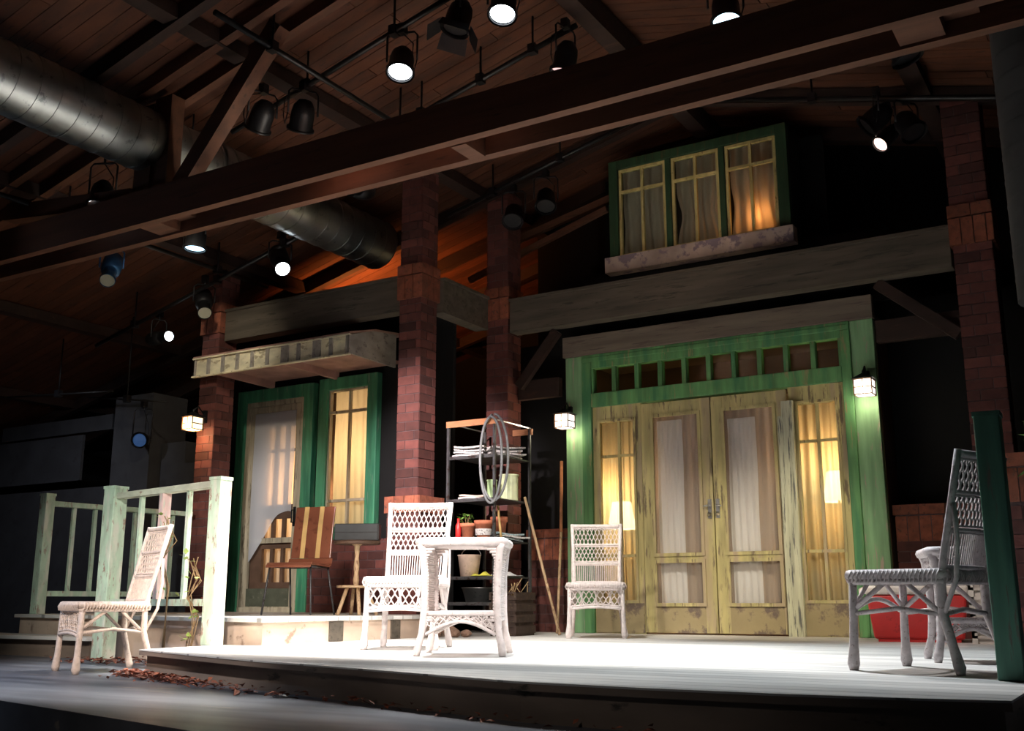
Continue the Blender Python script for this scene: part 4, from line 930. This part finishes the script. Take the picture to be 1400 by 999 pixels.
item('screwdriver', 'red-handled screwdriver hanging below the magazine shelf', 'screwdriver', (-5.43, 8.72, .84), 0, [('handle', MB().lathe([(0, 0), (.014, .005), (.016, .06), (.009, .09)], n=10), 'red_plastic'), ('blade', MB().tube([(0, 0, .088), (.0, 0, .21)], .004, 6), 'yellow_stripe')])
t = thing('dark_crate', 'dark slatted crate full of twigs on the deck, at the foot of the shelf', 'crate', (-5.235, 8.62, DZ), R(4))
m_ = MB()
for z in (.02, .12, .22, .32): m_.frame(-.13, .13, z, z+.07, .012, -.2, -.19).frame(-.13, .13, z, z+.07, .012, .19, .2); m_.box(-.14, -.13, -.2, .2, z, z+.07); m_.box(.13, .14, -.2, .2, z, z+.07)
m_.box(-.13, .13, -.19, .19, .0, .02).box(-.125, .125, -.185, .185, .02, .36); m_.build('slats', 'crate_dark', t)
rnd = random.Random(5); m_ = MB()
for k in range(14): a = (rnd.uniform(-.1, .1), rnd.uniform(-.15, .15), .36); m_.tube([a, (a[0]+rnd.uniform(-.1, .1), a[1]+rnd.uniform(-.1, .1), .36+rnd.uniform(.04, .16))], .005, 4)
m_.build('twigs', 'twig', t)
# hose loops hanging on the front corner
hp = []
for k in range(72):
    a = 2*math.pi*k/36; o_ = .012 if k < 36 else -.014
    rx = .155+.01*math.sin(a*.5); hp.append((-5.40+rx*math.sin(a)*(.95 if k < 36 else .8)+o_, 8.535-.012+rx*math.sin(a)*.05+o_*.6, 1.86+.415*math.cos(a)-(0 if k < 36 else .025)))
t = thing('garden_hose', 'coiled grey garden hose hanging from the top corner of the shelf unit', 'hose', (-5.415, 8.55, 1.4)); MB().tube(hp, .013, 8).build('hose_coil', 'hose_grey', t, world=True)
# leaning poles
t = thing('wooden_pole', 'pale wooden pole leaning from the shelf to the deck', 'pole', (-4.93, 8.90, DZ)); MB().tube([(-4.91, 8.93, DZ+.005), (-5.385, 9.10, 1.52)], .014, 7).build('shaft', 'tan_wood', t, world=True)
t = thing('wooden_pole', 'tall upright wooden handle with an orange upper half, left of the doorway', 'pole', (-5.14, 9.30, DZ))
MB().tube([(-5.14, 9.30, DZ+.005), (-5.262, 9.62, 1.2)], .014, 7).build('lower_handle', 'tan_wood', t, world=True); MB().tube([(-5.262, 9.62, 1.2), (-5.335, 9.78, 1.95)], .017, 7).build('upper_handle', 'orange_wood', t, world=True)

# ------------------------------------------------------------------ cooler
t = thing('cooler_box', 'red picnic cooler with a whitish lid, on the deck below the brick wall', 'cooler', (-1.72, 9.02, DZ), R(8))
MB().raw([(-.33, -.17, .02), (.33, -.17, .02), (.33, .17, .02), (-.33, .17, .02), (-.37, -.2, .36), (.37, -.2, .36), (.37, .2, .36), (-.37, .2, .36)], [(0, 3, 2, 1), (4, 5, 6, 7), (0, 1, 5, 4), (1, 2, 6, 5), (2, 3, 7, 6), (3, 0, 4, 7)]).build('body', 'red_plastic', t, bevel=.02)
MB().box(-.385, .385, -.215, .215, .36, .43).build('lid', 'white_plastic', t, bevel=.02)
MB().box(-.30, .30, -.165, .165, 0, .02).build('base', 'red_plastic', t)
MB().tube([(-.40, -.0, .30), (-.43, -.0, .33), (-.43, 0, .40), (-.39, 0, .42)], .012, 7).build('handle', 'white_plastic', t)
MB().tube([(.40, -.0, .30), (.43, -.0, .33), (.43, 0, .40), (.39, 0, .42)], .012, 7).build('handle', 'white_plastic', t)
t = thing('white_crate', 'narrow white slatted crate beside the red cooler', 'crate', (-1.18, 8.85, DZ))
for x in (-.09, .09):
    for y in (-.15, .15): MB().box(x-.02, x+.02, y-.02, y+.02, 0, .43).build('corner_post', 'white_plastic', t)
m_ = MB()
for z in (.04, .16, .28, .39): m_.frame(-.11, .11, z, z+.06, .02, -.17, -.155).frame(-.11, .11, z, z+.06, .02, .155, .17)
m_.box(-.1, .1, -.155, -.15, .0, .42); m_.build('slats', 'white_plastic', t)

# ------------------------------------------------------------------ plants, stones, leaves
t = thing('flowerpot', 'small red flowerpot with a white bloom at the foot of the left brick column', 'flowerpot', (-8.55, 8.0, PZ)); MB().lathe([(0, 0), (.05, 0), (.08, .14), (.085, .16), (0, .15)], n=16).build('pot_body', 'red_pot', t)
MB().lathe([(0, .16), (.05, .17), (.06, .21), (.02, .25), (0, .25)], n=10).build('bloom', 'cloth_white', t)
def vine(name, label, pts, leafn, mat, seedv, lf=.05):
    rnd = random.Random(seedv); t = thing(name, label, 'vine', pts[0]); m_ = MB(); lv = MB()
    base = [Vector(p) for p in pts]
    for s_ in range(5):
        path = []
        for i, p in enumerate(base): j = .05*(i/len(base)+.3); path.append(p+Vector((rnd.uniform(-j, j), rnd.uniform(-j, 0), rnd.uniform(0, j))))
        m_.tube(path, .0045, 4)
        for k in range(leafn):
            q = path[rnd.randrange(len(path))]+Vector((rnd.uniform(-.03, .03), rnd.uniform(-.05, 0), rnd.uniform(0, .03))); d = Vector((rnd.uniform(-1, 1), rnd.uniform(-1, 0), rnd.uniform(-.6, .6))).normalized(); sd = d.cross(Vector((0, 0, 1))).normalized()*lf*.4
            lv.raw([q, q+d*lf*.5+sd, q+d*lf, q+d*lf*.5-sd], [(0, 1, 2, 3)])
    m_.build('stem', 'twig', t, world=True); lv.build('foliage', mat, t, world=True)
vine('creeper_vine', 'thin leafy vine climbing at the foot of the post nearest the deck', [(-6.2, 5.62, FZ), (-6.15, 5.6, .22), (-6.08, 5.57, .38), (-6.12, 5.55, .52), (-6.03, 5.53, .65), (-6.1, 5.54, .78)], 5, 'leaf_pale', 4)
vine('creeper_vine', 'dry vine twisted up between the near railing balusters', [(-6.5, 5.66, FZ), (-6.45, 5.63, .6), (-6.52, 5.62, .8), (-6.42, 5.62, .95), (-6.5, 5.62, 1.1)], 2, 'leaf_pale', 9)
t = thing('potted_shrub', 'dim leafy shrub behind the tall dark green post at the right edge', 'shrub', (-.30, 6.7, DZ)); MB().lathe([(0, 0), (.12, 0), (.16, .24), (.17, .26), (0, .25)], n=16).build('plant_pot', 'crate_dark', t); leafy(t, 150, .3, 1.1, 'leaf_green', .11, 8, .24)
for i, (x, y, r_) in enumerate(((-6.02, 7.98, .07), (-5.93, 7.9, .06), (-5.86, 8.0, .05), (-6.12, 7.93, .05))):
    bm = bmesh.new(); bmesh.ops.create_icosphere(bm, subdivisions=2, radius=r_)
    for v in bm.verts: v.co *= random.uniform(.85, 1.12); v.co.z *= .7
    mz = min(v.co.z for v in bm.verts)
    for v in bm.verts: v.co.z -= mz
    me = bpy.data.meshes.new('stone'); bm.to_mesh(me); bm.free(); me.materials.append(MATS['stone']); o = bpy.data.objects.new('stone', me); COL.objects.link(o); o.location = (x+.54, y-.02, DZ)
    tag(o, 'brown stone among a few stones at the foot of the central brick column', 'stone', 'stones at the foot of the central column')
# dry leaves along the deck front and by the corner post
rnd = random.Random(11); m_ = MB()
def addleaf(x, y, s_):
    a = rnd.uniform(0, 6.28); z = FZ+rnd.uniform(.003, .035); c = Vector((x, y, z)); d = Vector((math.cos(a), math.sin(a), rnd.uniform(-.1, .5))).normalized()*s_; e = Vector((-d.y, d.x, rnd.uniform(-.3, .4)*s_))*.5
    up = Vector((0, 0, s_*rnd.uniform(.1, .4))); m_.raw([c-d, c+e*.9+up, c+d, c-e*.9+up*.6, c], [(0, 1, 4), (1, 2, 4), (2, 3, 4), (3, 0, 4)])
def fr(xq):
    for (a, b), (c, d) in zip(front[:-1], front[1:]):
        if a <= xq <= c: return lerp(b, d, (xq-a)/(c-a))
for k in range(420):
    x = -5.9+1.9*abs(rnd.gauss(0, .42)); 
    if x > -.6: continue
    y = (fr(x) if x > -5.84 else 4.9)-abs(rnd.gauss(0, .09))-.02; addleaf(x, y, rnd.uniform(.018, .04))
for k in range(90): x = rnd.uniform(-4.6, -1.6); addleaf(x, fr(x)-rnd.uniform(.0, .07), rnd.uniform(.012, .028))
for k in range(170): addleaf(-7.0+rnd.gauss(0, .30), 5.66+rnd.gauss(0, .13), rnd.uniform(.02, .04))
o = m_.build('leaf_litter', 'leaf_dry'); tag(o, 'dry reddish-brown leaves scattered on the floor along the deck edge', 'dry leaves', kind='stuff')
for k, (u_, x, y) in enumerate(((0, -3.85, 4.10), (0, -4.15, 4.20))):
    m2 = MB(); m2.raw([(-.05, 0, 0), (0, .03, .012), (.06, .0, .004), (0, -.03, .015), (0, 0, .003)], [(0, 1, 4), (1, 2, 4), (2, 3, 4), (3, 0, 4)]); o = m2.build('fallen_leaf', 'paper'); o.location = (x, y, FZ+.004); tag(o, ['pale dry leaf on the floor just below the middle of the deck edge', 'small pale dry leaf left of a bigger one below the deck edge'][k], 'leaf')

# ------------------------------------------------------------------ pipes and stage lanterns
def grid_pipe(a, b, label, r_=.024, hang=()):
    t = thing('lighting_pipe', label, 'lighting pipe', a); MB().tube([a, b], r_, 8).build('pipe', 'pipe_metal', t, world=True)
    A, B = Vector(a), Vector(b)
    for f in hang:
        p = A.lerp(B, f); MB().tube([p, (p.x, p.y, roof_z(p.x)-.0)], .010, 6).box(p.x-.035, p.x+.035, p.y-.035, p.y+.035, p.z-.035, p.z+.05).build('hanger', 'black_metal', t, world=True)
def rp_(x, y, off=.32): return (x, y, roof_z(x, off))
grid_pipe(rp_(-6.62, 6.13), rp_(-3.75, 6.13), 'black sloping lighting pipe just behind the truss, holding the brightest lanterns', hang=(.3, .62, .9))
grid_pipe(rp_(-5.9, 7.22), rp_(-3.75, 7.22), 'sloping lighting pipe above the middle of the truss', hang=(.25, .55, .8))
grid_pipe(rp_(-5.55, 4.9, .38), rp_(-5.55, 7.9, .38), 'lighting pipe running back, crossing the sloping pipes', hang=(.2, .75))
grid_pipe(rp_(-6.3, 9.0), rp_(-3.95, 9.0), 'sloping lighting pipe left of the upper window', hang=(.25, .6))
grid_pipe(rp_(-3.4, 8.9), rp_(1.2, 8.9), 'sloping lighting pipe right of the upper window', hang=(.25, .6))
grid_pipe(rp_(-8.56, 4.8), rp_(-8.56, 8.6), 'lighting pipe running back at the far left under the roof', hang=(.3, .8))
grid_pipe(rp_(-10.6, 7.9, .4), rp_(-7.3, 7.9, .4), 'low lighting pipe above the awning carrying profile spotlights', hang=(.2, .6, .9))
grid_pipe(rp_(-3.6, 6.57), rp_(.4, 6.57), 'lighting pipe above the right part of the truss', hang=(.3, .8))
grid_pipe((-12.4, 8.0, 3.05), (-10.35, 8.0, 2.92), 'thin cable pipe at the lower left under the roof', .012, hang=(.5,))
grid_pipe((-11.2, 8.3, 2.98), (-9.75, 8.3, 2.78), 'thin pipe above the grey box at left', .010, hang=(.5,))

LG = 'stage lanterns hanging from the roof pipes'
def par(p, aim, label, lens, r_=.105, ln=.26, pipe_z=None, barn=False, group=None, body='black_metal', cat='stage light'):
    p = Vector(p); aim = Vector(aim).normalized(); pz = pipe_z if pipe_z else p.z+.55
    t = thing('par_spotlight', label, cat, p, group=group)
    back = -aim
    MB().lathe([(r_, 0), (r_, .02), (r_*.94, .03), (r_*.94, ln*.55), (r_*.85, ln*.75), (r_*.5, ln*.95), (0, ln)], aim*.012, back, 22).build('housing', body, t)
    MB().lathe([(r_+.012, -.0), (r_+.012, .02), (r_-.006, .02), (r_-.006, 0)], aim*.02, back, 22).build('gel_frame', body, t)
    if lens: MB().lathe([(0, .012), (r_*.5, .010), (r_*.9, 0)], (0, 0, 0), aim, 20).build('lens', lens, t)
    else: MB().disc((0, 0, 0), r_*.9, aim, 20).build('lens', 'black_metal', t)
    c = back*(ln*.45); sx = aim.cross(Vector((0, 0, 1)))
    if sx.length < .2: sx = Vector((1, 0, 0))
    sx.z = 0; sx.normalize(); topz = min(pz-p.z-.04, .40); tp = Vector((c.x, c.y, max(c.z+.2, topz)))
    m_ = MB(); W_ = r_+.02
    m_.tube([c+sx*W_, Vector((c.x, c.y, tp.z-.03))+sx*W_, Vector((c.x, c.y, tp.z))+sx*(W_*.8), Vector((c.x, c.y, tp.z))-sx*(W_*.8), Vector((c.x, c.y, tp.z-.03))-sx*W_, c-sx*W_], .009, 6); m_.build('yoke', body, t)
    m_ = MB(); m_.tube([tp, (tp.x, tp.y, max(pz-p.z, tp.z+.04))], .012, 6); zc = max(pz-p.z, tp.z+.04); m_.box(tp.x-.03, tp.x+.03, tp.y-.03, tp.y+.03, zc-.05, zc+.035); m_.build('clamp', body, t)
    if barn:
        q = aim.to_track_quat('Z', 'Y'); m_ = MB()
        for k in range(4):
            a = R(45+90*k-45); n1 = q @ Vector((math.cos(a), math.sin(a), 0)); n2 = q @ Vector((-math.sin(a), math.cos(a), 0))
            b0 = n1*(r_+.01); b1 = b0+aim*.10+n1*.08; m_.raw([b0+n2*r_, b0-n2*r_, b1-n2*r_*1.1, b1+n2*r_*1.1], [(0, 1, 2, 3)]); m_.raw([b0+n2*r_+n1*.004, b0-n2*r_+n1*.004, b1-n2*r_*1.1+n1*.004, b1+n2*r_*1.1+n1*.004], [(3, 2, 1, 0)])
        m_.build('barn_doors', body, t)
    m_ = MB(); e = c-sx*W_; m_.tube([e, e+Vector((-.03, 0, -.10)), e+Vector((-.05, 0, -.02)), e+Vector((-.04, 0, .15)), tp], .005, 5); m_.build('power_cable', body, t)
    return t
def profile(p, aim, label, lens, pipe_z=None, body='black_metal', sc=1., group=None):
    """ellipsoidal profile spot: p is the lens centre"""
    p = Vector(p); aim = Vector(aim).normalized(); back = -aim; pz = pipe_z if pipe_z else p.z+.5
    t = thing('profile_spotlight', label, 'stage light', p, group=group)
    MB().lathe([(.078*sc, -.01), (.082*sc, .0), (.082*sc, .03), (.062*sc, .04), (.06*sc, .20), (.07*sc, .21)], (0, 0, 0), back, 20).build('lens_tube', body, t)
    MB().lathe([(.07*sc, .20), (.10*sc, .22), (.105*sc, .34), (.10*sc, .44), (.06*sc, .52), (0, .53)], (0, 0, 0), back, 20).build('housing', body, t)
    MB().disc(back*.004, .074*sc, aim).build('lens', lens or 'black_metal', t)
    c = back*.27; sx = aim.cross(Vector((0, 0, 1))).normalized(); W_ = .12*sc; tz = max(pz-p.z-.06, c.z+.2); tp = Vector((c.x, c.y, tz))
    MB().tube([c+sx*W_, tp+sx*W_+Vector((0, 0, -.03)), tp+sx*W_*.7, tp-sx*W_*.7, tp-sx*W_+Vector((0, 0, -.03)), c-sx*W_], .009, 6).build('yoke', body, t)
    MB().tube([tp, tp+Vector((0, 0, .07))], .012, 6).box(tp.x-.03, tp.x+.03, tp.y-.03, tp.y+.03, tz+.03, tz+.11).build('clamp', body, t)
    MB().tube([back*.5, back*.5+Vector((0, 0, -.06)), back*.45+Vector((-.04, 0, .05)), tp], .005, 5).build('power_cable', body, t)
    return t
par((-4.76, 6.12, 4.62), (.12, -.30, -.95), 'lit round spotlight with a white lens and dangling cable, left of the angular dark one', 'lens_white', pipe_z=roof_z(-4.76, .32))
par((-3.83, 6.16, 4.86), (.10, -.30, -.95), 'brightest lit spotlight at the top centre of the roof', 'lens_white', pipe_z=roof_z(-3.83, .30))
par((-4.22, 6.10, 4.82), (-.2, -.15, -.95), 'unlit black spotlight with angular flaps between the two lit ones', None, barn=True, pipe_z=roof_z(-4.22, .32))
par((-2.22, 6.57, 4.51), (.10, -.20, -.97), 'lit spotlight with a bluish lens at the top right above the truss', 'lens_cool', pipe_z=roof_z(-2.22, .32))
par((-3.83, 7.12, 4.83), (-.25, .05, -.96), 'faintly lit spotlight on the pipe right above the middle of the truss', 'lens_dim', pipe_z=roof_z(-3.83, .32))
par((-7.64, 5.60, 3.90), (.10, -.22, -.97), 'lit spotlight at the upper left, hanging left of the truss post', 'lens_white', pipe_z=roof_z(-7.64, .2))
par((-7.76, 6.80, 3.88), (.0, -.06, -1), 'lit downlight with a flat pale lens, under the truss at left', 'lens_cool', pipe_z=roof_z(-7.76, .2))
profile((-7.55, 7.80, 3.90), (.62, -.45, -.62), 'lit black profile spotlight with a round white lens in front of the duct', 'lens_white', pipe_z=roof_z(-7.6, .4))
profile((-8.68, 6.53, 3.62), (.50, -.50, -.70), 'profile spotlight with a bluish body under the left end of the truss', 'lens_grey', body='blue_metal', pipe_z=roof_z(-8.68, .32), sc=.95)
profile((-9.40, 7.95, 3.45), (.96, -.25, -.10), 'lit profile spotlight pointing right, low at the left above the lantern', 'lens_white', pipe_z=roof_z(-9.5, .4), sc=.75)
profile((-8.72, 7.84, 3.60), (.60, -.45, -.66), 'dim profile spotlight with a dull yellow lens, left of the awning top', 'lens_grey', pipe_z=roof_z(-8.8, .4), sc=.95)
par((-5.82, 6.14, 4.40), (-.5, .35, -.75), 'unlit dark spotlight hanging above the duct at the crossing of two pipes', None, pipe_z=roof_z(-5.82, .32))
par((-6.12, 5.95, 4.40), (-.6, .25, -.7), 'second unlit dark spotlight just left of the pipe crossing', None, pipe_z=roof_z(-6.12, .32))
par((-5.50, 9.06, 4.44), (.2, -.5, -.8), 'unlit spotlight with glinting edges at the left on the pipe beside the upper window', None, pipe_z=roof_z(-5.5, .32))
par((-5.12, 9.10, 4.54), (.2, -.4, -.85), 'unlit spotlight nearer the upper window on the same pipe', None, pipe_z=roof_z(-5.12, .32))
profile((-6.42, 7.50, 4.46), (.25, -.85, -.3), 'unlit profile spotlight above the duct, left of the brick column top', None, pipe_z=4.75)
par((-1.72, 9.05, 4.42), (-.45, -.55, -.7), 'lit pinkish spotlight right of the upper window', 'lens_pink', r_=.075, ln=.3, pipe_z=roof_z(-1.72, .32))
par((-1.78, 8.85, 4.52), (-.7, -.2, -.6), 'unlit dark spotlight left of the pinkish one at the right', None, pipe_z=roof_z(-1.78, .32))
par((-1.42, 8.9, 4.40), (.4, -.3, -.8), 'unlit dark spotlight right of the pinkish one at the right', None, pipe_z=roof_z(-1.42, .32))
par((-1.18, 7.4, 4.32), (.3, .1, -.9), 'unlit spotlight with a thin blue-lit rim under the right end of the truss', None, pipe_z=roof_z(-1.18, .2))
par((-10.5, 8.55, 2.42), (.55, -.75, -.25), 'spotlight with a deep blue lens hanging above the grey box at left', 'lens_blue', r_=.09, ln=.2, pipe_z=2.9)
